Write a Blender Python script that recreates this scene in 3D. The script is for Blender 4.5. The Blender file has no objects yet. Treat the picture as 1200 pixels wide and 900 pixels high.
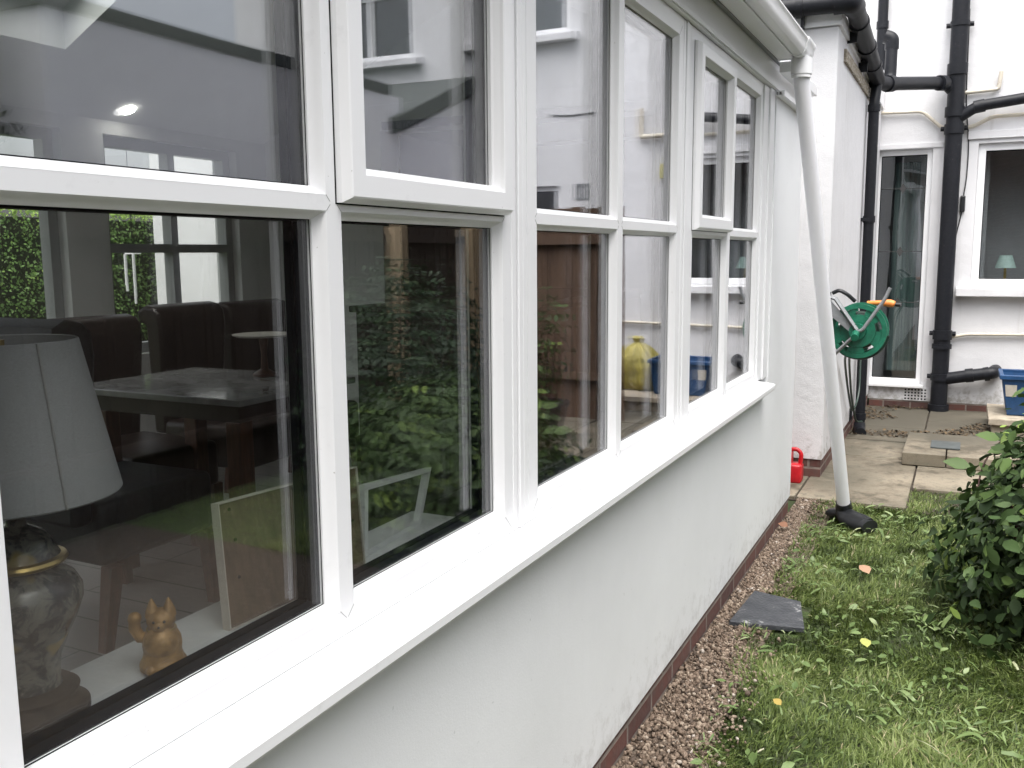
import bpy, bmesh, math, random
import numpy as np
from mathutils import Vector, Matrix
random.seed(7); rng = np.random.default_rng(7)
PI = math.pi
scn = bpy.context.scene
COL = scn.collection

# ------------------------------------------------------------------ materials
def mat(name):
    m = bpy.data.materials.new(name); m.use_nodes = True
    nt = m.node_tree; b = nt.nodes['Principled BSDF']
    return m, nt, b
def N(nt, typ, **kw):
    n = nt.nodes.new(typ)
    for k, v in kw.items():
        if k in n.inputs: n.inputs[k].default_value = v
        else: setattr(n, k, v)
    return n
def L(nt, a, b): nt.links.new(a, b)
def coords(nt, scale=(1, 1, 1)):
    tc = nt.nodes.new('ShaderNodeNewGeometry')
    mp = N(nt, 'ShaderNodeMapping'); mp.inputs['Scale'].default_value = scale
    L(nt, tc.outputs['Position'], mp.inputs['Vector']); return mp.outputs['Vector']
def ramp(nt, fac, stops):
    r = nt.nodes.new('ShaderNodeValToRGB'); e = r.color_ramp.elements
    while len(e) > 1: e.remove(e[-1])
    e[0].position = stops[0][0]; e[0].color = (*stops[0][1], 1)
    for p, c in stops[1:]:
        q = e.new(p); q.color = (*c, 1)
    L(nt, fac, r.inputs['Fac']); return r.outputs['Color']
def bump(nt, b, h, strength=.3, dist=.01):
    n = N(nt, 'ShaderNodeBump', Strength=strength, Distance=dist)
    L(nt, h, n.inputs['Height']); L(nt, n.outputs['Normal'], b.inputs['Normal'])
def simple(name, c, rough=.5, metal=0, var=.12, scale=30, bmp=0, bd=.002, spec=.5, stops=None, vscale=(1, 1, 1), detail=4):
    m, nt, b = mat(name)
    v = coords(nt, vscale)
    nz = N(nt, 'ShaderNodeTexNoise', Scale=scale, Detail=detail, Roughness=.6); L(nt, v, nz.inputs['Vector'])
    if stops is None:
        lo = tuple(x * (1 - var) for x in c); hi = tuple(min(1, x * (1 + var)) for x in c)
        stops = [(.3, lo), (.7, hi)]
    L(nt, ramp(nt, nz.outputs['Fac'], stops), b.inputs['Base Color'])
    b.inputs['Roughness'].default_value = rough; b.inputs['Metallic'].default_value = metal
    b.inputs['Specular IOR Level'].default_value = spec
    if bmp: bump(nt, b, nz.outputs['Fac'], bmp, bd)
    return m
def mixc(nt, fac, a, b):
    n = nt.nodes.new('ShaderNodeMix'); n.data_type = 'RGBA'
    for s, x in (('Factor', fac), ('A', a), ('B', b)):
        i = [q for q in n.inputs if q.name == s and (q.type == 'RGBA' or s == 'Factor')][0]
        if hasattr(x, 'is_linked'): L(nt, x, i)
        else: i.default_value = x if s == 'Factor' else (*x, 1)
    return [o for o in n.outputs if o.type == 'RGBA'][0]

def render_mat(name, base, dirt, bumpy=.25, coarse=3, streak=True, splash=0):
    m, nt, b = mat(name)
    v = coords(nt)
    fine = N(nt, 'ShaderNodeTexNoise', Scale=180, Detail=5, Roughness=.7); L(nt, v, fine.inputs['Vector'])
    big = N(nt, 'ShaderNodeTexNoise', Scale=coarse, Detail=6, Roughness=.6); L(nt, v, big.inputs['Vector'])
    c = ramp(nt, big.outputs['Fac'], [(.36, tuple(x * .93 for x in base)), (.62, base)])
    # rain streaks and grime: thin vertical marks
    st = N(nt, 'ShaderNodeTexNoise', Scale=1, Detail=4, Roughness=.65); L(nt, coords(nt, (9, 9, .9)), st.inputs['Vector'])
    f = ramp(nt, st.outputs['Fac'], [(.58, (0, 0, 0)), (.78, (.45, .45, .45))])
    c = mixc(nt, f, c, dirt) if streak else c
    sp = N(nt, 'ShaderNodeTexNoise', Scale=45, Detail=2); L(nt, v, sp.inputs['Vector'])
    f2 = ramp(nt, sp.outputs['Fac'], [(.73, (0, 0, 0)), (.77, (.5, .5, .5))])
    c = mixc(nt, f2, c, dirt)
    if splash:      # mud splashed and algae low on the render, ragged upper edge
        g_ = nt.nodes.new('ShaderNodeNewGeometry'); s_ = nt.nodes.new('ShaderNodeSeparateXYZ'); L(nt, g_.outputs['Position'], s_.inputs[0])
        n_ = N(nt, 'ShaderNodeTexNoise', Scale=16, Detail=7, Roughness=.75); L(nt, v, n_.inputs['Vector'])
        a_ = N(nt, 'ShaderNodeMath', operation='MULTIPLY_ADD'); L(nt, s_.outputs['Z'], a_.inputs[0]); a_.inputs[1].default_value = -1.1; L(nt, n_.outputs['Fac'], a_.inputs[2])
        c = mixc(nt, ramp(nt, a_.outputs[0], [(.30, (0,) * 3), (.52, (splash,) * 3)]), c, (.23, .21, .17))
    L(nt, c, b.inputs['Base Color']); b.inputs['Roughness'].default_value = .85
    mid = N(nt, 'ShaderNodeTexNoise', Scale=9, Detail=3); L(nt, v, mid.inputs['Vector'])
    add = N(nt, 'ShaderNodeMath', operation='MULTIPLY_ADD'); L(nt, mid.outputs['Fac'], add.inputs[0]); add.inputs[1].default_value = 2.5; L(nt, fine.outputs['Fac'], add.inputs[2])
    bump(nt, b, add.outputs[0], bumpy, .004)
    return m
def brick_mat(name, wdir='y', scale=1.0):
    m, nt, b = mat(name)
    g = nt.nodes.new('ShaderNodeNewGeometry'); s = nt.nodes.new('ShaderNodeSeparateXYZ'); L(nt, g.outputs['Position'], s.inputs[0])
    ad = N(nt, 'ShaderNodeMath', operation='ADD'); L(nt, s.outputs['X'], ad.inputs[0]); L(nt, s.outputs['Y'], ad.inputs[1])
    cb = nt.nodes.new('ShaderNodeCombineXYZ'); L(nt, ad.outputs[0], cb.inputs[0]); L(nt, s.outputs['Z'], cb.inputs[1])
    br = N(nt, 'ShaderNodeTexBrick', Scale=1.0); br.inputs['Brick Width'].default_value = .225; br.inputs['Row Height'].default_value = .068
    br.inputs['Mortar Size'].default_value = .008; br.inputs['Mortar Smooth'].default_value = .3
    br.inputs['Color1'].default_value = (.16, .065, .05, 1); br.inputs['Color2'].default_value = (.085, .035, .03, 1); br.inputs['Mortar'].default_value = (.26, .22, .19, 1)
    L(nt, cb.outputs[0], br.inputs['Vector'])
    nz = N(nt, 'ShaderNodeTexNoise', Scale=25, Detail=5); L(nt, coords(nt), nz.inputs['Vector'])
    f = ramp(nt, nz.outputs['Fac'], [(.35, (.0,) * 3), (.7, (.55,) * 3)])
    L(nt, mixc(nt, f, br.outputs['Color'], (.1, .075, .065)), b.inputs['Base Color']); b.inputs['Roughness'].default_value = .9
    inv = N(nt, 'ShaderNodeMath', operation='MULTIPLY_ADD'); L(nt, br.outputs['Fac'], inv.inputs[0]); inv.inputs[1].default_value = -1; L(nt, nz.outputs['Fac'], inv.inputs[2])
    bump(nt, b, inv.outputs[0], .6, .006); return m
def glass_mat(name, tint=(.985, .99, .985), wav=.02, rough=.0, wscale=2.2, k=1.0, r0=.038, gcol=(.97, .975, 1)):
    m = bpy.data.materials.new(name); m.use_nodes = True; nt = m.node_tree
    nt.nodes.remove(nt.nodes['Principled BSDF']); out = nt.nodes['Material Output']
    lw = nt.nodes.new('ShaderNodeNewGeometry')
    dot = N(nt, 'ShaderNodeVectorMath', operation='DOT_PRODUCT'); L(nt, lw.outputs['Normal'], dot.inputs[0]); L(nt, lw.outputs['Incoming'], dot.inputs[1])
    ab = N(nt, 'ShaderNodeMath', operation='ABSOLUTE'); L(nt, dot.outputs['Value'], ab.inputs[0])
    om = N(nt, 'ShaderNodeMath', operation='SUBTRACT'); om.inputs[0].default_value = 1; L(nt, ab.outputs[0], om.inputs[1])
    pw = N(nt, 'ShaderNodeMath', operation='POWER'); L(nt, om.outputs[0], pw.inputs[0]); pw.inputs[1].default_value = 5
    r1 = N(nt, 'ShaderNodeMath', operation='MULTIPLY_ADD'); L(nt, pw.outputs[0], r1.inputs[0]); r1.inputs[1].default_value = (1 - r0) * k; r1.inputs[2].default_value = r0 * k
    # two surfaces of one sheet: 2R/(1+R)
    num = N(nt, 'ShaderNodeMath', operation='MULTIPLY'); L(nt, r1.outputs[0], num.inputs[0]); num.inputs[1].default_value = 2
    den = N(nt, 'ShaderNodeMath', operation='ADD'); L(nt, r1.outputs[0], den.inputs[0]); den.inputs[1].default_value = 1
    dv = N(nt, 'ShaderNodeMath', operation='DIVIDE'); L(nt, num.outputs[0], dv.inputs[0]); L(nt, den.outputs[0], dv.inputs[1])
    tr = nt.nodes.new('ShaderNodeBsdfTransparent'); tr.inputs['Color'].default_value = (*tint, 1)
    gl = nt.nodes.new('ShaderNodeBsdfGlossy'); gl.inputs['Roughness'].default_value = rough; gl.inputs['Color'].default_value = (*gcol, 1)
    nz = N(nt, 'ShaderNodeTexNoise', Scale=wscale, Detail=1); L(nt, coords(nt), nz.inputs['Vector'])
    bm_ = N(nt, 'ShaderNodeBump', Strength=wav, Distance=.05); L(nt, nz.outputs['Fac'], bm_.inputs['Height']); L(nt, bm_.outputs['Normal'], gl.inputs['Normal'])
    mx = nt.nodes.new('ShaderNodeMixShader'); L(nt, dv.outputs[0], mx.inputs[0]); L(nt, tr.outputs[0], mx.inputs[1]); L(nt, gl.outputs[0], mx.inputs[2])
    L(nt, mx.outputs[0], out.inputs['Surface']); return m
def tint_mat(name, stops, rough=.5, spec=.4, trans=0.0, noise=0):
    """colour comes from a per-leaf random value stored on the faces"""
    m, nt, b = mat(name)
    a = nt.nodes.new('ShaderNodeAttribute'); a.attribute_name = 'tint'
    c = ramp(nt, a.outputs['Fac'], stops)
    L(nt, c, b.inputs['Base Color']); b.inputs['Roughness'].default_value = rough; b.inputs['Specular IOR Level'].default_value = spec
    if noise:
        nz = N(nt, 'ShaderNodeTexNoise', Scale=noise, Detail=3); L(nt, coords(nt), nz.inputs['Vector']); bump(nt, b, nz.outputs['Fac'], .4, .003)
    if trans:
        out = nt.nodes['Material Output']; t = nt.nodes.new('ShaderNodeBsdfTranslucent'); L(nt, c, t.inputs['Color'])
        mx = nt.nodes.new('ShaderNodeMixShader'); mx.inputs[0].default_value = trans
        L(nt, b.outputs[0], mx.inputs[1]); L(nt, t.outputs[0], mx.inputs[2]); L(nt, mx.outputs[0], out.inputs['Surface'])
    return m

M = {}
def upvc(name, base):
    m, nt, b = mat(name)
    nz = N(nt, 'ShaderNodeTexNoise', Scale=14, Detail=6, Roughness=.7); L(nt, coords(nt), nz.inputs['Vector'])
    c = ramp(nt, nz.outputs['Fac'], [(.35, base), (.62, base), (.78, tuple(x * .9 for x in base))])
    sp = N(nt, 'ShaderNodeTexNoise', Scale=120, Detail=2); L(nt, coords(nt), sp.inputs['Vector'])
    f = ramp(nt, sp.outputs['Fac'], [(.755, (0,) * 3), (.79, (.6,) * 3)])
    c = mixc(nt, f, c, (.3, .29, .26))
    L(nt, c, b.inputs['Base Color']); b.inputs['Roughness'].default_value = .32; b.inputs['Specular IOR Level'].default_value = .4
    bump(nt, b, nz.outputs['Fac'], .08, .004); return m
M['upvc'] = upvc('white_upvc', (.83, .835, .845))
M['wall'] = render_mat('painted_render', (.83, .84, .85), (.50, .52, .51), .2, 1.2, streak=False, splash=.3)
M['house'] = render_mat('house_render', (.71, .71, .725), (.45, .44, .42), .55, 2, splash=.75)
M['outhouse'] = render_mat('outhouse_render', (.82, .815, .86), (.4, .4, .4), .5, 1.5)
M['pipewhite'] = upvc('white_pipe', (.86, .86, .89))
M['brick'] = brick_mat('plinth_brick')
M['black'] = simple('black_plastic', (.014, .015, .017), .32, var=.3, scale=20, bmp=.1)
M['iron'] = simple('black_painted_pipe', (.016, .017, .021), .45, spec=.25, scale=40, bmp=.25, stops=[(.3, (.009, .010, .013)), (.66, (.014, .015, .019)), (.78, (.06, .06, .06))])
M['gasket'] = simple('black_gasket', (.004, .005, .007), .6, var=.1, spec=.1)
M['shadowgap'] = simple('groove_shade', (.10, .10, .10), .7, var=.1)  # dark fill: the shade inside the cover grooves put into a colour
M['weld'] = simple('weld_seam', (.34, .34, .33), .6, var=.1)
M['glass'] = glass_mat('window_glass', wav=.010, k=.75)
M['glass_lowe'] = glass_mat('coated_inner_glass', wav=.012, r0=.072, tint=(.98, .985, .98), gcol=(.93, .93, 1))
M['glass_in'] = glass_mat('inner_glass', k=.55, wav=.0, tint=(.985, .99, .985))
M['glass_house'] = glass_mat('old_window_glass', tint=(.90, .925, .925), wav=.05)
M['plaster'] = simple('interior_plaster', (.76, .77, .76), .9, var=.03, scale=6)
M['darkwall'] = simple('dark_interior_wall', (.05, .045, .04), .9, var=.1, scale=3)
M['intframe'] = simple('interior_frame', (.60, .62, .62), .45, var=.03)
M['backframe'] = simple('dimmed_back_frame', (.40, .41, .41), .45, var=.03)  # white frames seen unlit: their dimness is put into the base colour
M['brown'] = simple('brown_leather', (.014, .009, .008), .42, var=.35, scale=60, bmp=.3)
M['slate_leather'] = simple('slate_leather', (.022, .026, .03), .45, var=.3, scale=50, bmp=.3)
M['wood'] = simple('dark_wood', (.085, .035, .02), .4, var=.4, scale=12, vscale=(6, 6, 1), bmp=.1)
M['marble'] = simple('pale_table_top', (.42, .42, .41), .12, scale=5, stops=[(.35, (.36, .36, .355)), (.55, (.24, .24, .24)), (.7, (.4, .39, .38))])
M['beige'] = simple('beige_pipe', (.55, .5, .4), .55, scale=15, stops=[(.35, (.62, .56, .45)), (.6, (.58, .54, .46)), (.72, (.36, .28, .2))])
M['hardboard'] = simple('frame_backing', (.17, .115, .07), .7, scale=24, vscale=(1, 3, 1), stops=[(.3, (.085, .058, .033)), (.6, (.125, .086, .052)), (.75, (.15, .10, .066))])
M['cardedge'] = simple('frame_edge_wood', (.55, .52, .46), .6, var=.1)
M['goldcat'] = simple('gold_paint', (.33, .19, .06), .42, metal=.25, var=.3, scale=60, bmp=.15)
M['brass'] = simple('brass', (.45, .33, .12), .3, metal=.9, var=.2)
M['red'] = simple('red_plastic', (.5, .012, .02), .35, var=.15, bmp=.05)
M['blue'] = simple('blue_plastic', (.014, .06, .16), .4, var=.2)
M['green_pl'] = simple('green_plastic', (.010, .13, .075), .38, var=.25, scale=25)
M['green_dk'] = simple('dark_green_plastic', (.008, .08, .045), .45, var=.25)
M['grey_pl'] = simple('grey_plastic', (.22, .23, .24), .4, var=.15)
M['orange'] = simple('orange_plastic', (.75, .24, .05), .4, var=.15)
M['hose'] = simple('dark_hose', (.012, .03, .022), .4, var=.3)
M['yellow'] = simple('yellow_sack', (.36, .31, .07), .5, var=.3, scale=9, bmp=.6, bd=.03)
M['slate'] = simple('roof_slate', (.07, .08, .08), .7, var=.3, scale=14, bmp=.3)
M['timber_old'] = simple('weathered_timber', (.3, .26, .2), .8, scale=18, vscale=(4, 1, 4), stops=[(.3, (.5, .48, .44)), (.5, (.28, .24, .18)), (.75, (.12, .1, .08))])
M['stone'] = simple('sandstone', (.36, .31, .24), .9, var=.3, scale=12, bmp=.5, bd=.01)
M['trunk'] = simple('bark', (.09, .07, .05), .9, var=.3, scale=30, bmp=.6, bd=.01)
M['stem'] = simple('shrub_stem', (.07, .035, .03), .6, var=.3)
M['soil'] = simple('soil', (.045, .035, .025), .95, var=.4, scale=25, bmp=.8, bd=.02)
M['terracotta'] = simple('dark_pot', (.03, .03, .033), .6, var=.2)
M['dimroom'] = simple('dim_room', (.27, .27, .28), .9, var=.15, scale=2)
M['curtain'] = simple('teal_curtain', (.14, .18, .17), .9, scale=3, vscale=(12, 1, .3), stops=[(.3, (.045, .06, .06)), (.5, (.12, .165, .16)), (.7, (.26, .29, .27))])
M['tealshade'] = simple('teal_lampshade', (.34, .44, .41), .8, var=.05)
M['softroof'] = simple('white_reveal', (.8, .83, .8), .7, var=.02)
M['fabric'] = simple('linen_shade', (.33, .335, .34), .95, scale=300, var=.12, vscale=(1, 1, 4), bmp=.15, bd=.001)
M['steel'] = simple('chrome', (.6, .6, .6), .2, metal=1, var=.05)
M['lead'] = simple('lead_strip', (.05, .05, .05), .6, var=.1)
M['jewel'] = simple('amber_glass_diamond', (.2, .12, .02), .3, var=.2)

def slate_cover():
    m, nt, b = mat('mottled_cover')
    v = coords(nt)
    w = N(nt, 'ShaderNodeTexVoronoi', Scale=95); L(nt, v, w.inputs['Vector'])
    nz = N(nt, 'ShaderNodeTexNoise', Scale=14, Detail=5, Roughness=.75); L(nt, v, nz.inputs['Vector'])
    c = ramp(nt, nz.outputs['Fac'], [(.4, (.035, .038, .045)), (.6, (.06, .063, .07)), (.68, (.4, .4, .4)), (.72, (.07, .075, .08))])
    L(nt, c, b.inputs['Base Color']); b.inputs['Roughness'].default_value = .45
    bump(nt, b, w.outputs['Distance'], .5, .003); return m
M['cover'] = slate_cover()
def vase_mat():
    m, nt, b = mat('painted_porcelain')
    v = coords(nt)
    nz = N(nt, 'ShaderNodeTexNoise', Scale=42, Detail=5, Roughness=.62, Distortion=.5); L(nt, v, nz.inputs['Vector'])
    c = ramp(nt, nz.outputs['Fac'], [(.36, (.02, .03, .04)), (.45, (.05, .065, .07)), (.53, (.19, .2, .18)), (.64, (.25, .25, .22)), (.72, (.07, .09, .09))])
    n2 = N(nt, 'ShaderNodeTexNoise', Scale=13, Detail=2); L(nt, v, n2.inputs['Vector'])
    f = ramp(nt, n2.outputs['Fac'], [(.60, (0,) * 3), (.64, (.9,) * 3)])
    c = mixc(nt, f, c, (.38, .29, .1))
    L(nt, c, b.inputs['Base Color']); b.inputs['Roughness'].default_value = .14; return m
M['vase'] = vase_mat()
def fence_mat(nm='stained_fence_boards', k=1.0):
    m, nt, b = mat(nm)
    v = coords(nt, (1, 1, 1))
    nz = N(nt, 'ShaderNodeTexNoise', Scale=6, Detail=6, Roughness=.7); L(nt, coords(nt, (3, 3, .4)), nz.inputs['Vector'])
    L(nt, ramp(nt, nz.outputs['Fac'], [(.3, (.055 * k, .032 * k, .02 * k)), (.5, (.10 * k, .06 * k, .038 * k)), (.7, (.15 * k, .095 * k, .062 * k))]), b.inputs['Base Color'])
    b.inputs['Roughness'].default_value = .85; bump(nt, b, nz.outputs['Fac'], .4, .01); return m
M['fence'] = fence_mat(); M['fence_dark'] = fence_mat('creosoted_fence_boards', .28)
M['post'] = simple('pale_timber_post', (.5, .38, .24), .8, var=.2, scale=10, vscale=(4, 4, .6))
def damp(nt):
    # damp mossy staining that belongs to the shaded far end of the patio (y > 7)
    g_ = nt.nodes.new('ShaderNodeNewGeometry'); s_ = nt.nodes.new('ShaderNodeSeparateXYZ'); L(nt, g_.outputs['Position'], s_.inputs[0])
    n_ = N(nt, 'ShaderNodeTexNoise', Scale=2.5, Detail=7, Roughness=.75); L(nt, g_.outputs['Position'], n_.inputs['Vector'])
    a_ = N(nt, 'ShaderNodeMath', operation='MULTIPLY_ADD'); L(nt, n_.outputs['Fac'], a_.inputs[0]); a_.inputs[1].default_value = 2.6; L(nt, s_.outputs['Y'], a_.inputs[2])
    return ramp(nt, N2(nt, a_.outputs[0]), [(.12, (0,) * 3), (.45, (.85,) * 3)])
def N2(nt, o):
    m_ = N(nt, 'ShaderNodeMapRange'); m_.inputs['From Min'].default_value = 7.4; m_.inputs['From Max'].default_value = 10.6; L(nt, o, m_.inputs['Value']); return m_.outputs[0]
def paving_mat():
    m, nt, b = mat('worn_paving')
    v = coords(nt)
    nz = N(nt, 'ShaderNodeTexNoise', Scale=3.2, Detail=8, Roughness=.72); L(nt, v, nz.inputs['Vector'])
    c = ramp(nt, nz.outputs['Fac'], [(.40, (.085, .072, .05)), (.5, (.22, .185, .135)), (.58, (.41, .35, .26))])
    n2 = N(nt, 'ShaderNodeTexNoise', Scale=22, Detail=5, Roughness=.7); L(nt, v, n2.inputs['Vector'])
    c = mixc(nt, ramp(nt, n2.outputs['Fac'], [(.56, (0,) * 3), (.68, (.8,) * 3)]), c, (.10, .09, .07))
    n3 = N(nt, 'ShaderNodeTexNoise', Scale=1.6, Detail=6, Roughness=.7); L(nt, v, n3.inputs['Vector'])
    c = mixc(nt, ramp(nt, n3.outputs['Fac'], [(.44, (0,) * 3), (.56, (.75,) * 3)]), c, (.075, .07, .05))
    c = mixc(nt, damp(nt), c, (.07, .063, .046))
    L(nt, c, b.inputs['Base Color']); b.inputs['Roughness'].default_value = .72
    bump(nt, b, n2.outputs['Fac'], .5, .004); return m
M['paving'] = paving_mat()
M['ground'] = simple('lawn_soil', (.03, .05, .014), .95, scale=18, stops=[(.3, (.03, .028, .014)), (.5, (.035, .055, .014)), (.7, (.05, .085, .018))], bmp=.8, bd=.02)
M['gravelbed'] = simple('gravel_bed', (.13, .1, .075), .95, var=.4, scale=60, bmp=.9, bd=.01)
def floor_mat():
    m, nt, b = mat('grey_floor_planks')
    br = N(nt, 'ShaderNodeTexBrick', Scale=1.0); br.inputs['Brick Width'].default_value = .9; br.inputs['Row Height'].default_value = .2; br.inputs['Mortar Size'].default_value = .004
    br.inputs['Color1'].default_value = (.33, .325, .315, 1); br.inputs['Color2'].default_value = (.28, .275, .27, 1); br.inputs['Mortar'].default_value = (.12, .12, .12, 1)
    L(nt, coords(nt), br.inputs['Vector']); L(nt, br.outputs['Color'], b.inputs['Base Color']); b.inputs['Roughness'].default_value = .3; return m
M['floor'] = floor_mat()
M['grass'] = tint_mat('grass_blades', [(0, (.042, .062, .016)), (.4, (.10, .142, .034)), (.72, (.185, .235, .07)), (.92, (.26, .30, .13)), (1, (.40, .35, .21))], .5, .3, .25)
M['clip'] = tint_mat('cut_grass', [(0, (.08, .13, .035)), (.6, (.17, .24, .085)), (.85, (.28, .34, .17)), (1, (.44, .42, .29))], .45, .4, .2)
M['stones'] = tint_mat('pea_gravel', [(0, (.05, .038, .03)), (.3, (.12, .085, .06)), (.6, (.21, .155, .115)), (.85, (.31, .25, .19)), (1, (.48, .44, .4))], .75, .4, 0, 250)
M['laurel'] = tint_mat('shrub_leaves', [(0, (.017, .031, .012)), (.5, (.052, .09, .03)), (.82, (.095, .15, .045)), (1, (.22, .31, .07))], .5, .22, .2)
M['hedge'] = tint_mat('hedge_leaves', [(0, (.07, .13, .04)), (.6, (.16, .28, .08)), (1, (.42, .60, .14))], .5, .4, .3)
M['ever'] = tint_mat('evergreen_leaves', [(0, (.012, .026, .012)), (.7, (.03, .06, .022)), (1, (.06, .10, .035))], .5, .3, .15)
M['deadleaf'] = tint_mat('fallen_leaf', [(0, (.20, .08, .045)), (.5, (.42, .26, .17)), (.8, (.36, .27, .07)), (1, (.36, .38, .11))], .6, .3, .1)
m, nt, b = mat('lit_spotlight'); b.inputs['Emission Color'].default_value = (1, .97, .9, 1); b.inputs['Emission Strength'].default_value = 12; M['lamp'] = m
def wallpaper():
    return simple('pale_interior', (.5, .5, .48), .9, var=.05)

# ------------------------------------------------------------------ mesh helpers
def box(bm, a, b, bev=0, seg=2):
    a = Vector(a); b = Vector(b)
    r = bmesh.ops.create_cube(bm, size=1)
    vs = r['verts']
    bmesh.ops.scale(bm, vec=(abs(b.x - a.x), abs(b.y - a.y), abs(b.z - a.z)), verts=vs)
    bmesh.ops.translate(bm, vec=(a + b) / 2, verts=vs)
    if bev:
        es = list({e for v in vs for e in v.link_edges})
        bmesh.ops.bevel(bm, geom=es, offset=bev, segments=seg, affect='EDGES', profile=.5, clamp_overlap=True)
def prism(bm, prof, axis, a, b):
    """profile [(u,v)..] extruded along axis ('x': u=y,v=z ; 'y': u=x,v=z ; 'z': u=x,v=y)"""
    def P(u, v, w): return {'x': (w, u, v), 'y': (u, w, v), 'z': (u, v, w)}[axis]
    A = [bm.verts.new(P(u, v, a)) for u, v in prof]; B = [bm.verts.new(P(u, v, b)) for u, v in prof]
    n = len(prof)
    for i in range(n): bm.faces.new((A[i], A[(i + 1) % n], B[(i + 1) % n], B[i]))
    bm.faces.new(A[::-1]); bm.faces.new(B)
def hull(bm, pts):
    """8-corner block: bottom quad then top quad"""
    v = [bm.verts.new(p) for p in pts]
    for f in ((0, 3, 2, 1), (4, 5, 6, 7), (0, 1, 5, 4), (1, 2, 6, 5), (2, 3, 7, 6), (3, 0, 4, 7)): bm.faces.new([v[i] for i in f])
def tube(bm, pts, r, seg=16, cap=True, squash=1.0):
    pts = [Vector(p) for p in pts]; rings = []
    rr = r if isinstance(r, (list, tuple)) else [r] * len(pts)
    up = None
    for i, p in enumerate(pts):
        t = ((pts[min(i + 1, len(pts) - 1)] - p).normalized() + (p - pts[max(i - 1, 0)]).normalized()).normalized()
        if up is None:
            up = Vector((0, 0, 1)) if abs(t.z) < .9 else Vector((0, 1, 0))
        s = t.cross(up).normalized(); up = s.cross(t).normalized()
        rings.append([bm.verts.new(p + (s * math.cos(2 * PI * k / seg) + up * math.sin(2 * PI * k / seg) * squash) * rr[i]) for k in range(seg)])
    for a, b in zip(rings, rings[1:]):
        for k in range(seg): bm.faces.new((a[k], a[(k + 1) % seg], b[(k + 1) % seg], b[k]))
    if cap: bm.faces.new(rings[0][::-1]); bm.faces.new(rings[-1])
def bend(pts, r=.08, n=6):
    """round the corners of a polyline"""
    pts = [Vector(p) for p in pts]; out = [pts[0]]
    for a, b, c in zip(pts, pts[1:], pts[2:]):
        u = (a - b); w = (c - b); k = min(r, u.length * .45, w.length * .45)
        p = b + u.normalized() * k; q = b + w.normalized() * k
        for i in range(n + 1):
            t = i / n; out.append(p * (1 - t) ** 2 + b * 2 * t * (1 - t) + q * t * t)
    out.append(pts[-1]); return out
def lathe(bm, prof, c=(0, 0, 0), seg=40, sx=1, sy=1):
    rings = []
    for r, z in prof:
        rings.append([bm.verts.new((c[0] + sx * r * math.cos(2 * PI * k / seg), c[1] + sy * r * math.sin(2 * PI * k / seg), c[2] + z)) for k in range(seg)])
    for a, b in zip(rings, rings[1:]):
        for k in range(seg): bm.faces.new((a[k], a[(k + 1) % seg], b[(k + 1) % seg], b[k]))
    return rings
def plate(bm, axis, c0, c1, rect, holes):
    """wall slab with real rectangular openings. axis 'x' -> (u,v)=(y,z); 'y' -> (x,z); 'z' -> (x,y)"""
    u0, v0, u1, v1 = rect
    us = sorted({u0, u1, *[h[0] for h in holes], *[h[2] for h in holes]}); vs = sorted({v0, v1, *[h[1] for h in holes], *[h[3] for h in holes]})
    us = [u for u in us if u0 <= u <= u1]; vs = [v for v in vs if v0 <= v <= v1]
    def P(u, v, c): return {'x': (c, u, v), 'y': (u, c, v), 'z': (u, v, c)}[axis]
    def solid(i, j):
        if i < 0 or j < 0 or i >= len(us) - 1 or j >= len(vs) - 1: return False
        cu = (us[i] + us[i + 1]) / 2; cv = (vs[j] + vs[j + 1]) / 2
        return not any(h[0] < cu < h[2] and h[1] < cv < h[3] for h in holes)
    V = {}
    def g(i, j, c):
        k = (i, j, c)
        if k not in V: V[k] = bm.verts.new(P(us[i], vs[j], c))
        return V[k]
    for i in range(len(us) - 1):
        for j in range(len(vs) - 1):
            if not solid(i, j): continue
            for c in (c0, c1): bm.faces.new((g(i, j, c), g(i + 1, j, c), g(i + 1, j + 1, c), g(i, j + 1, c)))
            if not solid(i - 1, j): bm.faces.new((g(i, j, c0), g(i, j + 1, c0), g(i, j + 1, c1), g(i, j, c1)))
            if not solid(i + 1, j): bm.faces.new((g(i + 1, j, c0), g(i + 1, j + 1, c0), g(i + 1, j + 1, c1), g(i + 1, j, c1)))
            if not solid(i, j - 1): bm.faces.new((g(i, j, c0), g(i + 1, j, c0), g(i + 1, j, c1), g(i, j, c1)))
            if not solid(i, j + 1): bm.faces.new((g(i, j + 1, c0), g(i + 1, j + 1, c0), g(i + 1, j + 1, c1), g(i, j + 1, c1)))
def ring_profile(bm, rect, prof, axis='x'):
    """mitred picture-frame moulding: prof = [(inset, depth)..], rect=(u0,v0,u1,v1)"""
    u0, v0, u1, v1 = rect
    def P(u, v, c): return {'x': (c, u, v), 'y': (u, c, v)}[axis]
    rows = []
    for ins, d in prof:
        rows.append([bm.verts.new(P(*q, d)) for q in ((u0 + ins, v0 + ins), (u1 - ins, v0 + ins), (u1 - ins, v1 - ins), (u0 + ins, v1 - ins))])
    for a, b in zip(rows, rows[1:]):
        for k in range(4): bm.faces.new((a[k], a[(k + 1) % 4], b[(k + 1) % 4], b[k]))
def new_bm(): return bmesh.new()
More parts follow.
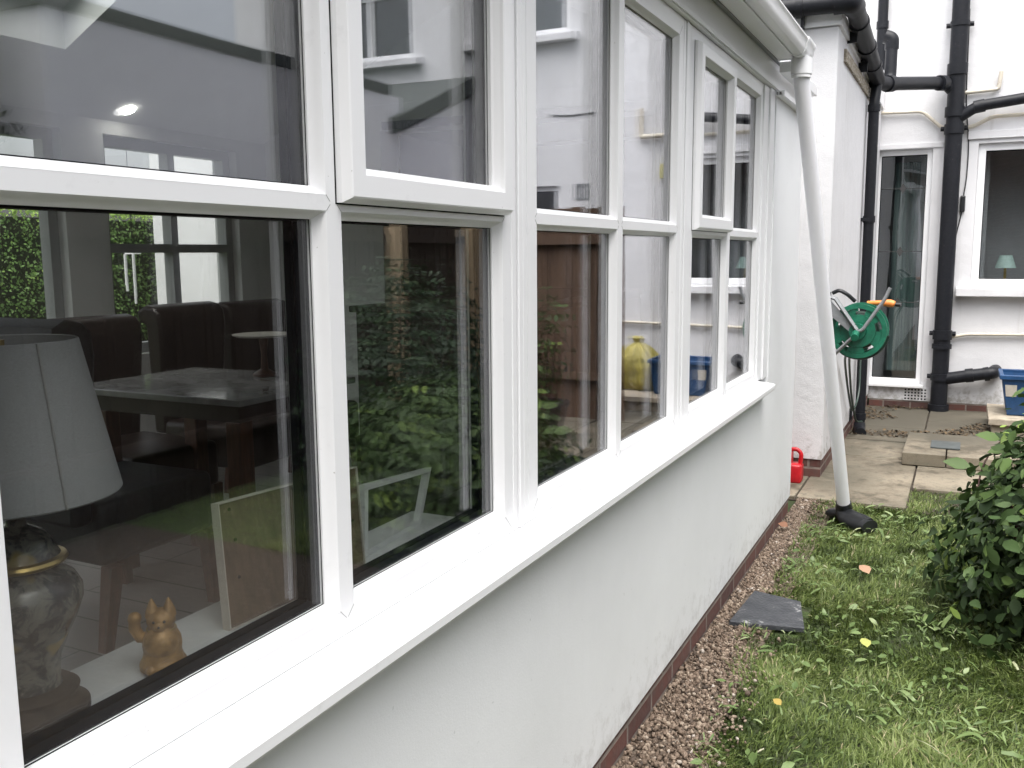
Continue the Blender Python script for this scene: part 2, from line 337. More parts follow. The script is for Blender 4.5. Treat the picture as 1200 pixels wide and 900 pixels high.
def mk(name, bm, mt, parent=None, smooth=False, loc=None, bevel=0, angle=40):
    bmesh.ops.recalc_face_normals(bm, faces=bm.faces)
    me = bpy.data.meshes.new(name); bm.to_mesh(me); bm.free()
    if mt is not None: me.materials.append(mt)
    if smooth:
        for p in me.polygons: p.use_smooth = True
        me.set_sharp_from_angle(angle=math.radians(angle))
    o = bpy.data.objects.new(name, me); COL.objects.link(o)
    if parent is not None:
        o.parent = parent
        if parent.type == 'EMPTY' and not parent.get('_local'): o.location = -Vector(parent.location)
    if loc: o.location = loc
    if bevel:
        md = o.modifiers.new('b', 'BEVEL'); md.width = bevel; md.segments = 2; md.limit_method = 'ANGLE'; md.angle_limit = math.radians(50)
    return o
def thing(name, label, cat, loc=(0, 0, 0), rotz=0, group=None, local=False):
    o = bpy.data.objects.new(name, None); COL.objects.link(o); o.location = loc; o.rotation_euler = (0, 0, rotz)
    o.empty_display_size = .05
    o['label'] = label; o['category'] = cat
    if group: o['group'] = group
    if local: o['_local'] = 1
    return o
def tag(o, label=None, cat=None, group=None, kind=None):
    if label: o['label'] = label
    if cat: o['category'] = cat
    if group: o['group'] = group
    if kind: o['kind'] = kind
    return o
def fast_mesh(name, V, faces_idx, counts, mt, tint=None, parent=None, smooth=False):
    me = bpy.data.meshes.new(name)
    V = np.asarray(V, np.float32); fi = np.asarray(faces_idx, np.int32); ct = np.asarray(counts, np.int32)
    me.vertices.add(len(V)); me.vertices.foreach_set('co', V.ravel())
    me.loops.add(len(fi)); me.loops.foreach_set('vertex_index', fi)
    me.polygons.add(len(ct)); st = np.concatenate([[0], np.cumsum(ct)[:-1]]).astype(np.int32)
    me.polygons.foreach_set('loop_start', st)
    if smooth: me.polygons.foreach_set('use_smooth', np.ones(len(ct), bool))
    me.update(calc_edges=True)
    if tint is not None:
        a = me.attributes.new('tint', 'FLOAT', 'FACE'); a.data.foreach_set('value', np.asarray(tint, np.float32))
    me.materials.append(mt)
    o = bpy.data.objects.new(name, me); COL.objects.link(o)
    if parent is not None:
        o.parent = parent
        if parent.type == 'EMPTY': o.location = -Vector(parent.location)
    return o
def scatter(name, tv, tf, pos, R, S, mt, tint, parent=None, smooth=False):
    """copies of a small template (leaf, blade, pebble) merged into one mesh"""
    tv = np.asarray(tv, float); n = len(pos); k = len(tv)
    S = np.asarray(S, float)
    if S.ndim == 1: S = np.repeat(S[:, None], 3, 1)
    V = np.einsum('nij,nkj->nki', R, tv[None] * S[:, None, :]) + pos[:, None, :]
    flat = np.concatenate([np.array(f) for f in tf]); cnt = np.array([len(f) for f in tf])
    F = (flat[None] + (np.arange(n) * k)[:, None]).ravel()
    return fast_mesh(name, V.reshape(-1, 3), F, np.tile(cnt, n), mt, np.repeat(tint, len(tf)), parent, smooth)
def frames(normal_dir, spin):
    """rotation matrices: local z -> normal_dir, spun about it"""
    z = normal_dir / np.linalg.norm(normal_dir, axis=1, keepdims=True)
    a = np.where(np.abs(z[:, 2:3]) < .95, np.array([[0, 0, 1.]]), np.array([[1., 0, 0]]))
    x = np.cross(a, z); x /= np.linalg.norm(x, axis=1, keepdims=True); y = np.cross(z, x)
    c, s = np.cos(spin)[:, None], np.sin(spin)[:, None]
    X = x * c + y * s; Y = -x * s + y * c
    return np.stack([X, Y, z], 2)
LEAF_V = [(0, 0, 0), (.22, .25, .05), (.27, .55, .03), (.14, .85, -.02), (0, 1.05, -.1), (-.14, .85, -.02), (-.27, .55, .03), (-.22, .25, .05), (0, .5, -.03)]
LEAF_F = [(0, 1, 8, 7), (1, 2, 8), (7, 8, 6), (2, 3, 4, 8), (8, 4, 5, 6)]
SMALL_V = [(0, 0, 0), (.35, .5, .05), (0, 1, 0), (-.35, .5, .05)]; SMALL_F = [(0, 1, 2, 3)]
def vnoise(p, f, seed=0):
    """cheap smooth 3-D value field"""
    r = np.random.default_rng(seed); s = np.zeros(len(p))
    for i in range(5):
        d = r.normal(size=3); d /= np.linalg.norm(d); s += np.sin(p @ d * f * (1 + .35 * i) + r.uniform(0, 6))
    return s / 5

# ------------------------------------------------------------------ camera, world, sun
D, H = .79229, 1.4
yaw, pit, rol, fpx = 0.4553664, 0.13941086, -0.00749824, 1081.87
cam = bpy.data.cameras.new('camera'); co = bpy.data.objects.new('camera', cam); COL.objects.link(co); scn.camera = co
cy, sy, cp, sp = math.cos(yaw), math.sin(yaw), math.cos(pit), math.sin(pit)
f = Vector((-sy * cp, cy * cp, -sp)); r = Vector((cy, sy, 0)); u = r.cross(f)
r2 = r * math.cos(rol) + u * math.sin(rol); u2 = r2.cross(f)
mw = Matrix(((r2.x, u2.x, -f.x, D), (r2.y, u2.y, -f.y, 0), (r2.z, u2.z, -f.z, H), (0, 0, 0, 1)))
co.matrix_world = mw
cam.sensor_width = 36; cam.lens = 36 * fpx / 1200; cam.clip_start = .02; cam.clip_end = 500
w = bpy.data.worlds.new('World'); scn.world = w; w.use_nodes = True; nt = w.node_tree
bg = nt.nodes['Background']; sky = nt.nodes.new('ShaderNodeTexSky'); sky.sky_type = 'NISHITA'; sky.sun_disc = False
SE, SR = math.radians(68), math.radians(160)
sky.sun_elevation = SE; sky.sun_rotation = SR; sky.dust_density = 6; sky.air_density = 1.0; sky.ozone_density = 1
hs = nt.nodes.new('ShaderNodeHueSaturation'); hs.inputs['Saturation'].default_value = .28; hs.inputs['Value'].default_value = 1.0
nt.links.new(sky.outputs[0], hs.inputs['Color']); nt.links.new(hs.outputs[0], bg.inputs['Color']); bg.inputs['Strength'].default_value = .13
sd = bpy.data.lights.new('sun', 'SUN'); sd.energy = 1.1; sd.angle = math.radians(70); sd.color = (1, .98, .95)
so = bpy.data.objects.new('sun', sd); COL.objects.link(so)
sdir = Vector((math.sin(SR) * math.cos(SE), math.cos(SR) * math.cos(SE), math.sin(SE)))
so.rotation_euler = sdir.to_track_quat('Z', 'Y').to_euler()
scn.view_settings.view_transform = 'Standard'; scn.view_settings.look = 'None'; scn.view_settings.exposure = 1.5; scn.view_settings.gamma = 1
scn.view_settings.use_curve_mapping = False
scn.cycles.max_bounces = 10; scn.cycles.transparent_max_bounces = 24; scn.cycles.glossy_bounces = 6; scn.cycles.diffuse_bounces = 5
scn.cycles.use_denoising = True; scn.cycles.caustics_reflective = False; scn.cycles.caustics_refractive = False; scn.cycles.sample_clamp_indirect = 6

# ------------------------------------------------------------------ ground
bm = new_bm(); bmesh.ops.create_grid(bm, x_segments=1, y_segments=1, size=150); bmesh.ops.translate(bm, vec=(0, 0, -.012), verts=bm.verts)
tag(mk('ground', bm, M['ground']), kind='structure')

# ================================================================== CONSERVATORY
cons = thing('conservatory', 'white conservatory with long row of upvc windows over a rendered dwarf wall', 'conservatory', (-1.6, 1.3, 0))
Y0, Y1, XB = -2.4, 5.03, -3.35
bm = new_bm()
# near wall (x=0), with the window band left out; end walls; back wall
plate(bm, 'x', -.22, 0, (Y0, .095, Y1, 2.108), [(Y0 + .08, .80, 4.296, 2.2)])
cw = mk('wall', bm, M['wall'], cons)
bm = new_bm()
bk = [(-1.9, .25, -1.3, 2.05)]
plate(bm, 'x', XB - .2, XB, (Y0, -.02, Y1, 2.3), [(Y0 + .3, .1, 3.30, 2.05), (3.56, .86, 4.56, 2.05)])
plate(bm, 'y', Y1 - .2, Y1 - .01, (XB + .002, .0, -.222, 2.3), [(-2.45, .0, -.6, 2.15)])
plate(bm, 'y', Y0, Y0 + .2, (XB + .002, .0, -.222, 2.3), [])
for ya_, yb_ in ((Y1 - .2, Y1 - .01), (Y0, Y0 + .2)): prism(bm, [(XB + .002, 2.301), (-.222, 2.301), (-.222, 2.42), (-1.675, 3.18), (XB + .002, 2.36)], 'y', ya_, yb_)
mk('inner_wall', bm, M['plaster'], cons)
bm = new_bm(); plate(bm, 'x', -.2, -.008, (Y0, -.03, Y1 - .004, .094), [])
mk('plinth', bm, M['brick'], cons)
# --- external sill
bm = new_bm()
prism(bm, [(-.06, .79), (.052, .797), (.058, .799), (.06, .803), (.06, .818), (.057, .823), (.05, .825), (-.019, .832), (-.06, .834)], 'y', Y0, 4.15)
mk('sill', bm, M['upvc'], cons, bevel=.0015)
# --- windows
FX, GX = -.02, -.042
ZB0, ZB1, ZT0, ZT1 = .874, 1.463, 1.485, 2.052
def window_unit(y0, y1, ops, opener):
    zb, zt = .834, 2.106
    bm = new_bm()
    holes = [(a, ZB0, b, ZB1) for a, b in ops] + [(a, ZT0, b, ZT1) for a, b in ops]
    plate(bm, 'x', -.075, FX, (y0, zb, y1, zt), holes)
    # fine weld lines across the mitred corners
    nf0 = len(bm.faces)
    def weld(yc, zc, dy, dz, ln_, x_):
        nrm = Vector((0, -dz, dy)).normalized() * .00055; a_ = Vector((x_, yc, zc)); b_ = Vector((x_, yc + dy * ln_, zc + dz * ln_)); e_ = Vector((.0004, 0, 0))
        hull(bm, [a_ - nrm, b_ - nrm, b_ + nrm, a_ + nrm, a_ - nrm + e_, b_ - nrm + e_, b_ + nrm + e_, a_ + nrm + e_])
    for i, (a, b) in enumerate(ops):
        for lvl, (z0, z1) in enumerate(((ZB0, ZB1), (ZT0, ZT1))):
            for yc, sy_ in ((a, -1), (b, 1)):
                for zc, sz_ in ((z0, -1), (z1, 1)):
                    if lvl == 1 and i == opener: continue
                    weld(yc, zc, sy_, sz_, .009 if (sz_ > 0) == (lvl == 0) else (.015 if (i == 0) == (sy_ > 0) else .030), FX + .0001)
    bm.faces.ensure_lookup_table()
    for f_ in bm.faces[nf0:]: f_.material_index = 1
    fr = mk('window', bm, M['upvc'], cons, bevel=.0018)
    fr.data.materials.append(M['weld'])
    PROF = [(0, FX + .0002), (.0015, FX - .002), (.0035, FX - .008), (.0095, FX - .0155), (.012, FX - .018), (.012, -.047)]
    for i, (a, b) in enumerate(ops):
        for lvl, (z0, z1) in enumerate(((ZB0, ZB1), (ZT0, ZT1))):
            rect = (a, z0, b, z1)
            if lvl == 1 and i == opener:
                # proud top-hung sash
                o = (a - .010, z0 - .010, b + .006, z1 + .016)
                bm = new_bm()
                ring_profile(bm, o, [(0, -.016), (0, -.010), (.0065, .003), (.009, .0045), (.040, .0045), (.042, .003), (.044, -.003), (.050, -.014), (.053, -.018), (.053, -.045), (0, -.045), (0, -.016)])
                sh = mk('sash', bm, M['upvc'], fr)
                # dark gap round the sash
                bm = new_bm(); ring_profile(bm, (o[0] - .0028, o[1] - .0022, o[2] + .0015, o[3] + .0015), [(.0, FX + .0006), (.012, FX + .0006), (.012, FX + .0002), (0, FX + .0002), (0, FX + .0006)])
                mk('seal', bm, M['gasket'], fr)
                rect = (o[0] + .041, o[1] + .041, o[2] - .041, o[3] - .041); gx = -.026
            else:
                bm = new_bm(); ring_profile(bm, rect, PROF); mk('glazing_bead', bm, M['upvc'], fr, smooth=True, angle=35); gx = GX
            g0, g1, g2, g3 = rect[0] + .006, rect[1] + .006, rect[2] - .006, rect[3] - .006
            bm = new_bm(); box(bm, (gx - .004, g0, g1), (gx, g2, g3)); mk('pane', bm, M['glass'], fr)
            bm = new_bm(); box(bm, (gx - .030, g0, g1), (gx - .026, g2, g3)); mk('inner_pane', bm, M['glass_lowe'], fr)
            bm = new_bm()
            v = rect
            ring_profile(bm, rect, [(.008, gx - .0045), (.0145, gx - .0045), (.0145, gx - .0255), (.008, gx - .0255)])
            ring_profile(bm, rect, [(.008, gx - .0305), (.0135, gx - .0305), (.0135, gx - .046), (.008, gx - .046)])
            ring_profile(bm, rect, [(.010, gx + .0008), (.0135, gx + .0008), (.0135, gx + .0003)])
            mk('spacer', bm, M['gasket'], fr)
            bm = new_bm(); ring_profile(bm, rect, [(.0125, gx - .0465), (.0, gx - .058), (-.016, gx - .058), (-.016, gx - .0475)]); mk('inner_bead', bm, M['intframe'], fr)
    return fr
units = [(-1.90, -.776, [(-1.853, -1.36), (-1.327, -.823)], 1), (-.70, .43, [(-.653, -.151), (-.118, .383)], 1),
         (.506, 1.658, [(.553, 1.070), (1.104, 1.622)], 1), (1.735, 2.867, [(1.782, 2.284), (2.323, 2.824)], -1), (2.953, 4.10, [(3.006, 3.494), (3.545, 4.060)], 0)]
for q in units: window_unit(*q)
# couplers between the units, grooved
for a, b in ((Y0 + .08, -1.90), (-.776, -.70), (.43, .506), (1.658, 1.735), (2.867, 2.953), (4.10, 4.296)):
    n = 3 if b - a < .1 else 4
    bm = new_bm()
    wd = (b - a) / n
    for i in range(n):
        e = .005
        x1 = FX + (.004 if i == 1 else .001) if n == 3 else (FX + (.006, .016, .010, .016)[i])
        if n == 4 and i in (1, 3): continue
        if n == 4: wd = (b - a) / 4; x1 = FX + .006 if i == 0 else FX + .014; k2 = a + i * wd; prism(bm, [(-.07, k2 + .001), (x1 - .002, k2 + .001), (x1, k2 + .003), (x1, k2 + 2 * wd - .003), (x1 - .002, k2 + 2 * wd - .001), (-.07, k2 + 2 * wd - .001)], 'z', .8345, 2.104); continue
        prism(bm, [(-.07, a + i * wd + e * .6), (x1 - .002, a + i * wd + e * .6), (x1, a + i * wd + e), (x1, a + (i + 1) * wd - e), (x1 - .002, a + (i + 1) * wd - e * .6), (-.07, a + (i + 1) * wd - e * .6)], 'z', .8345, 2.104)
    mk('mullion_cover', bm, M['upvc'], cons)
bm = new_bm(); box(bm, (-.072, Y0 + .08, .8335), (-.0385, 4.294, .8338))
plate(bm, 'x', -.0715, -.0275, (Y0 + .081, .835, 4.295, 2.1075), [(u[0] - .0005, .8, u[1] + .0005, 2.2) for u in units])
mk('joint', bm, M['shadowgap'], cons)
# hollow end cap and ledge on the pier
bm = new_bm(); plate(bm, 'y', 4.29, 4.40, (-.012, 2.082, .034, 2.105), [(-.005, 2.087, .006, 2.1), (.010, 2.087, .021, 2.1)]); box(bm, (-.0, 4.402, 2.083), (.034, 5.028, 2.104))
mk('pier_ledge', bm, M['upvc'], cons)
# head fascia, soffit, gutter
bm = new_bm(); box(bm, (-.07, Y0, 2.1085), (-.002, 5.03, 2.218)); box(bm, (-.05, 4.25, 2.2265), (.0, 5.0, 2.30)); box(bm, (-.001, Y0, 2.111), (.004, 5.03, 2.126)); mk('fascia', bm, M['upvc'], cons, bevel=.001)
bm = new_bm(); box(bm, (-.05, Y0, 2.2185), (.012, 4.96, 2.226)); mk('joint_strip', bm, M['grey_pl'], cons)
bm = new_bm(); box(bm, (.0125, Y0, 2.222), (.085, 4.22, 2.232)); box(bm, (.085, Y0, 2.205), (.098, 4.24, 2.30)); box(bm, (.0, 4.2205, 2.219), (.084, 4.235, 2.30)); box(bm, (.018, 4.236, 2.17), (.075, 4.95, 2.215)); mk('soffit', bm, M['upvc'], cons, bevel=.002)
def gutter_prof():
    o = [(.0985, 2.27), (.0985, 2.215), (.104, 2.205), (.112, 2.198), (.13, 2.196), (.143, 2.20), (.152, 2.21), (.157, 2.225), (.159, 2.245), (.163, 2.252), (.166, 2.256), (.166, 2.262), (.160, 2.263), (.156, 2.256)]
    i = [(.152, 2.245), (.148, 2.216), (.138, 2.205), (.125, 2.202), (.112, 2.205), (.102, 2.22), (.1015, 2.27)]
    return o + i
bm = new_bm(); prism(bm, gutter_prof(), 'y', Y0, 4.04); gt = mk('gutter', bm, M['upvc'], cons, smooth=True, angle=30)
bm = new_bm()
o = [(.096, 2.272), (.096, 2.213), (.103, 2.202), (.112, 2.195), (.13, 2.193), (.145, 2.197), (.155, 2.208), (.161, 2.224), (.163, 2.242), (.168, 2.25), (.170, 2.256), (.170, 2.266), (.158, 2.266)]
prism(bm, o, 'y', 4.03, 4.06); prism(bm, o, 'y', 4.19, 4.22); prism(bm, [(a - .001 if a > .13 else a, b_ + .002) for a, b_ in o], 'y', 4.0605, 4.1895)
lathe(bm, [(.0, 2.2), (.043, 2.2), (.043, 2.135), (.040, 2.13), (.040, 2.12), (.0, 2.12)], (.128, 4.125, 0), 24)
mk('gutter_outlet', bm, M['upvc'], gt, smooth=True, angle=30)
# roof (tiled, solid) outside and vaulted ceiling inside, with a roof window
def slope_pt(x, off=0): return 2.12 + .5 * (x - XB) + off if x <= -1.68 else 2.12 + .5 * (-.0 - x) + off
RX0, RX1, RY0, RY1 = -2.92, -2.15, 1.95, 3.02
bm = new_bm()
def ceil_piece(xa, xb, ya, yb, off0, off1, bmx):
    za = slope_pt(xa); zb_ = slope_pt(xb)
    hull(bmx, [(xa, ya, za + off0), (xb, ya, zb_ + off0), (xb, yb, zb_ + off0), (xa, yb, za + off0), (xa, ya, za + off1), (xb, ya, zb_ + off1), (xb, yb, zb_ + off1), (xa, yb, za + off1)])
xm = -1.675
for (xa, xb, ya, yb) in ((XB + .0, RX0, Y0 + .21, Y1 - .21), (RX1, xm, Y0 + .21, Y1 - .21), (RX0, RX1, Y0 + .21, RY0), (RX0, RX1, RY1, Y1 - .21)): ceil_piece(xa, xb, ya, yb, 0, .03, bm)
hull(bm, [(xm, Y0 + .21, 2.955), (-.08, Y0 + .21, 2.16), (-.08, Y1 - .21, 2.16), (xm, Y1 - .21, 2.955), (xm, Y0 + .21, 2.985), (-.08, Y0 + .21, 2.19), (-.08, Y1 - .21, 2.19), (xm, Y1 - .21, 2.985)])
mk('ceiling', bm, M['plaster'], cons)
bm = new_bm()
for (xa, xb, ya, yb) in ((XB - .35, RX0, Y0 - .1, Y1 + .05), (RX1, xm, Y0 - .1, Y1 + .05), (RX0, RX1, Y0 - .1, RY0), (RX0, RX1, RY1, Y1 + .05)): ceil_piece(xa, xb, ya, yb, .25, .31, bm)
hull(bm, [(xm, Y0 - .1, 3.2), (.008, Y0 - .1, 2.302), (.008, Y1 - .02, 2.302), (xm, Y1 - .02, 3.2), (xm, Y0 - .1, 3.26), (.008, Y0 - .1, 2.35), (.008, Y1 - .02, 2.35), (xm, Y1 - .02, 3.26)])
mk('roof', bm, M['slate'], cons)
bm = new_bm(); hull(bm, [(xm, Y1 - .015, 3.10), (.012, Y1 - .015, 2.232), (.012, Y1 + .01, 2.232), (xm, Y1 + .01, 3.10), (xm, Y1 - .015, 3.28), (.012, Y1 - .015, 2.37), (.012, Y1 + .01, 2.37), (xm, Y1 + .01, 3.28)]); mk('bargeboard', bm, M['upvc'], cons)
bm = new_bm()
rl = []
for dz, e in ((.0, 0), (.25, .0)):
    rl.append([bm.verts.new(p) for p in ((RX0 + .003, RY0 + .003, slope_pt(RX0) + dz - .002), (RX1 - .003, RY0 + .003, slope_pt(RX1) + dz - .002), (RX1 - .003, RY1 - .003, slope_pt(RX1) + dz - .002), (RX0 + .003, RY1 - .003, slope_pt(RX0) + dz - .002))])
for k in range(4): bm.faces.new((rl[0][k], rl[0][(k + 1) % 4], rl[1][(k + 1) % 4], rl[1][k]))
rw = mk('roof_window', bm, M['softroof'], cons)
bm = new_bm()
for dz, ins in ((.20, .0),):
    for (xa, xb, ya, yb) in ((RX0, RX0 + .07, RY0, RY1), (RX1 - .07, RX1, RY0, RY1), (RX0 + .07, RX1 - .07, RY0, RY0 + .08), (RX0 + .07, RX1 - .07, RY1 - .08, RY1)): ceil_piece(xa, xb, ya, yb, .17, .23, bm)
mk('frame', bm, M['upvc'], rw)
bm = new_bm()
for (xa, xb, ya, yb) in ((RX0 + .07, RX0 + .085, RY0 + .08, RY1 - .08), (RX1 - .085, RX1 - .07, RY0 + .08, RY1 - .08), (RX0 + .085, RX1 - .085, RY0 + .08, RY0 + .095), (RX0 + .085, RX1 - .085, RY1 - .095, RY1 - .08)): ceil_piece(xa, xb, ya, yb, .19, .22, bm)
mk('seal', bm, M['gasket'], rw)
bm = new_bm(); ceil_piece(RX0 + .08, RX1 - .08, RY0 + .09, RY1 - .09, .205, .209, bm); mk('pane', bm, M['glass_in'], rw)
# floor inside, inner window board
bm = new_bm(); box(bm, (XB, Y0 + .2, -.02), (-.22, Y1 - .2, .10)); mk('floor', bm, M['floor'], cons)
bm = new_bm(); box(bm, (-.293, Y0 + .2, .807), (-.0775, 1.70, .835), .004); mk('window_board', bm, M['intframe'], cons)
bm = new_bm(); box(bm, (-.293, 1.701, .805), (-.0775, 4.29, .833), .004); mk('window_board', bm, M['brown'], cons)  # same board carried on, its dimness put into a dark colour
# windows on the far side of the room
def back_window(y0, y1, z0, z1, bars_y, bars_z, nm='garden_window'):
    bm = new_bm(); fw = .055
    ys = [y0] + bars_y + [y1]; zs = [z0] + bars_z + [z1]; holes = []
    for i in range(len(ys) - 1):
        for j in range(len(zs) - 1):
            holes.append((ys[i] + (fw if i == 0 else .025), zs[j] + (fw if j == 0 else .025), ys[i + 1] - (fw if i == len(ys) - 2 else .025), zs[j + 1] - (fw if j == len(zs) - 2 else .025)))
    plate(bm, 'x', XB - .13, XB - .06, (y0, z0, y1, z1), holes); fr = mk(nm, bm, M['backframe'], cons)
    for h in holes:
        bm = new_bm(); box(bm, (XB - .1, h[0] - .004, h[1] - .004), (XB - .096, h[2] + .004, h[3] + .004)); mk('pane', bm, M['glass_in'], fr)
back_window(3.562, 4.558, .862, 2.048, [4.08], [1.45])
back_window(.62, 3.298, .102, 2.048, [1.95], [])
back_window(Y0 + .302, .58, .102, 2.048, [-.8], [])
# lit recessed spotlight in the ceiling
bm = new_bm(); cx_, cy_ = -3.24, 3.64; cz_ = slope_pt(cx_)
lathe(bm, [(.0, 0), (.035, 0), (.035, -.004)], (0, 0, 0), 24)
sn = math.sqrt(1.25); Rm = Matrix.Rotation(-math.atan(.5), 4, 'Y'); bmesh.ops.transform(bm, matrix=Matrix.Translation((cx_, cy_, cz_ - .004)) @ Rm, verts=bm.verts)
mk('spotlight', bm, M['lamp'], cons)

# dark room beyond the opening in the end wall is the white extension's inside
# ================================================================== THINGS IN THE CONSERVATORY
# --- lamp on the window board
lx, ly = -.172, .672
lamp = thing('table_lamp', 'table lamp with pale linen shade on a dark patterned porcelain jar, on the window board', 'lamp', (lx, ly, .86))
bm = new_bm(); lathe(bm, [(0, 0), (.062, 0), (.064, .006), (.064, .014), (.056, .020), (.052, .03), (.054, .036), (.046, .042), (0, .044)], (lx, ly, .8602), 48); mk('base', bm, simple('dark_lamp_base', (.03, .026, .02), .55, var=.4, scale=40, spec=.2), lamp, smooth=True)
bm = new_bm(); lathe(bm, [(.036, .042), (.034, .055), (.036, .075), (.046, .10), (.058, .125), (.065, .145), (.065, .158), (.058, .172), (.045, .182), (.038, .186), (.036, .19)], (lx, ly, .86), 48); mk('jar', bm, M['vase'], lamp, smooth=True)
bm = new_bm(); lathe(bm, [(.036, .19), (.044, .189), (.050, .1915), (.052, .195), (.050, .1985), (.044, .2)], (lx, ly, .86), 48); mk('rim', bm, M['brass'], lamp, smooth=True)
bm = new_bm(); lathe(bm, [(.044, .2), (.041, .205), (.037, .216), (.029, .227), (.018, .233), (.011, .237), (.010, .243), (0, .245)], (lx, ly, .86), 48); mk('lid', bm, M['vase'], lamp, smooth=True)
bm = new_bm(); tube(bm, [(lx, ly, 1.1), (lx, ly, 1.31)], .004, 10); lathe(bm, [(.012, 1.17), (.014, 1.175), (.014, 1.21), (0, 1.215)], (lx, ly, 0), 16); mk('stem', bm, M['brass'], lamp, smooth=True)
bm = new_bm(); SB, ST, rb, rt = 1.132, 1.310, .114, .078
lathe(bm, [(rb, SB), (rb + .0015, SB + .002), (rt + .0015, ST - .001), (rt, ST), (rt - .0015, ST - .001), (rb - .003, SB + .002), (rb, SB)], (lx, ly, 0), 64)
shd = mk('lamp_shade', bm, M['fabric'], lamp, smooth=True)
bm = new_bm()
a = math.radians(-28)
for a in (math.radians(-10), math.radians(170)):
    p = [(lx + math.cos(a) * (rb + .0025), ly + math.sin(a) * (rb + .0025), SB + .001), (lx + math.cos(a) * (rt + .0025), ly + math.sin(a) * (rt + .0025), ST - .001)]
    tube(bm, p, .0014, 6)
tube(bm, [(lx - rt, ly, ST - .012), (lx + rt, ly, ST - .012)], .0016, 6); tube(bm, [(lx, ly - rt, ST - .012), (lx, ly + rt, ST - .012)], .0016, 6)
mk('seam', bm, simple('seam_tape', (.3, .3, .29), .9), shd)
# --- cat figurine
cxx, cyy = -.135, .838
ct = thing('cat_figurine', 'small gold waving cat figurine on the white window board', 'figurine', (cxx, cyy, .86))
bm = new_bm()
lathe(bm, [(0, 0), (.026, 0), (.030, .004), (.030, .011), (.026, .018), (.024, .025), (.025, .035), (.024, .044), (.020, .052), (.016, .057), (0, .06)], (cxx, cyy, .860), 32, 1, 1.0)
def blob(bm, c, r, s=(1, 1, 1)):
    q = bmesh.ops.create_icosphere(bm, subdivisions=3, radius=r); bmesh.ops.scale(bm, vec=s, verts=q['verts']); bmesh.ops.translate(bm, vec=c, verts=q['verts'])
hd = Vector((cxx, cyy, .860 + .068)); fd = Vector((.62, -.78, 0)).normalized(); sdv = Vector((-fd.y, fd.x, 0))   # cat faces the glass, towards the garden
blob(bm, hd, .0185, (1, 1, .86))
blob(bm, hd + fd * .013 - Vector((0, 0, .005)), .0085)
for s in (-1, 1):
    b0 = hd + sdv * (.0105 * s) + Vector((0, 0, .0105)); lathe(bm, [(0, -.006), (.0095, -.006), (.0085, .002), (.0058, .009), (.0032, .015), (.0012, .019), (0, .0195)], b0, 14)
    blob(bm, Vector((cxx, cyy, .868)) + fd * .022 + sdv * .011 * s, .008)
blob(bm, Vector((cxx, cyy, .9)) + fd * .006, .023, (1, 1, 1.0))
pw = sdv * -1
tube(bm, [Vector((cxx, cyy, .905)) + pw * .014, Vector((cxx, cyy, .906)) + pw * .027, Vector((cxx, cyy, .918)) + pw * .033, Vector((cxx, cyy, .930)) + pw * .033], [.008, .008, .0078, .0075], 14)
blob(bm, Vector((cxx, cyy, .932)) + pw * .0325, .0088)
body = mk('body', bm, M['goldcat'], ct, smooth=True)
md = body.modifiers.new('r', 'REMESH'); md.mode = 'VOXEL'; md.voxel_size = .0009; md.use_smooth_shade = True
md = body.modifiers.new('s', 'SMOOTH'); md.iterations = 2; md.factor = .5
bm = new_bm()
q = []
for k in range(28):
    t = 2 * PI * k / 28; q.append((cxx + .0178 * math.cos(t), cyy + .0178 * math.sin(t), .9165))
tube(bm, q + [q[0]], .0014, 8, cap=False); mk('collar', bm, M['brass'], ct, smooth=True)
bm = new_bm()
for s in (-1, 1): blob(bm, hd + fd * .0165 + sdv * (.0065 * s) + Vector((0, 0, .0025)), .0019)
blob(bm, hd + fd * .0215 - Vector((0, 0, .003)), .0016)
mk('face_marks', bm, M['gasket'], ct)
# --- framed picture seen from behind, leaning
def slab_quad(bm, p, dirn, th):
    d_ = Vector(dirn).normalized() * th
    hull(bm, [Vector(q) for q in p] + [Vector(q) + d_ for q in p])
def panel_frame(name, label, BL, BR, TL, TR, border, th, mf, mb=None, nails=False):
    t = thing(name, label, 'picture frame', tuple((Vector(BL) + Vector(BR)) / 2))
    BL, BR, TL, TR = map(Vector, (BL, BR, TL, TR)); n = (BR - BL).cross(TL - BL).normalized()
    if n.x < 0: n = -n
    def P(s, t_): return BL * (1 - s) * (1 - t_) + BR * s * (1 - t_) + TL * (1 - s) * t_ + TR * s * t_
    bw = border / (BR - BL).length; bh = border / (TL - BL).length
    bm = new_bm()
    for s0, s1, t0, t1 in ((0, 1, 0, bh), (0, 1, 1 - bh, 1), (0, bw, bh, 1 - bh), (1 - bw, 1, bh, 1 - bh)):
        slab_quad(bm, [P(s0, t0), P(s1, t0), P(s1, t1), P(s0, t1)], -n, th)
    mk('moulding', bm, mf, t)
    if mb:
        bm = new_bm(); e = n * -.0035; slab_quad(bm, [P(bw, bh) + e, P(1 - bw, bh) + e, P(1 - bw, 1 - bh) + e, P(bw, 1 - bh) + e], -n, .004); bk_ = mk('backing', bm, mb, t)
        if nails:
            bm = new_bm()
            for s_, t_ in ((.07, .93), (.09, .38), (.09, .68), (.5, .06), (.5, .95), (.93, .5), (.62, .45)):
                hole = P(s_, t_) + n * -.003; blob(bm, hole, .0026)
            mk('pin', bm, M['gasket'], bk_)
    return t
pf1 = panel_frame('picture_frame', 'brown backed picture frame turned to face the room, beside the cat figurine', (-.140, .968, .861), (-.116, 1.275, .861), (-.168, .985, 1.044), (-.144, 1.295, 1.036), .002, .016, M['cardedge'], M['hardboard'], True)
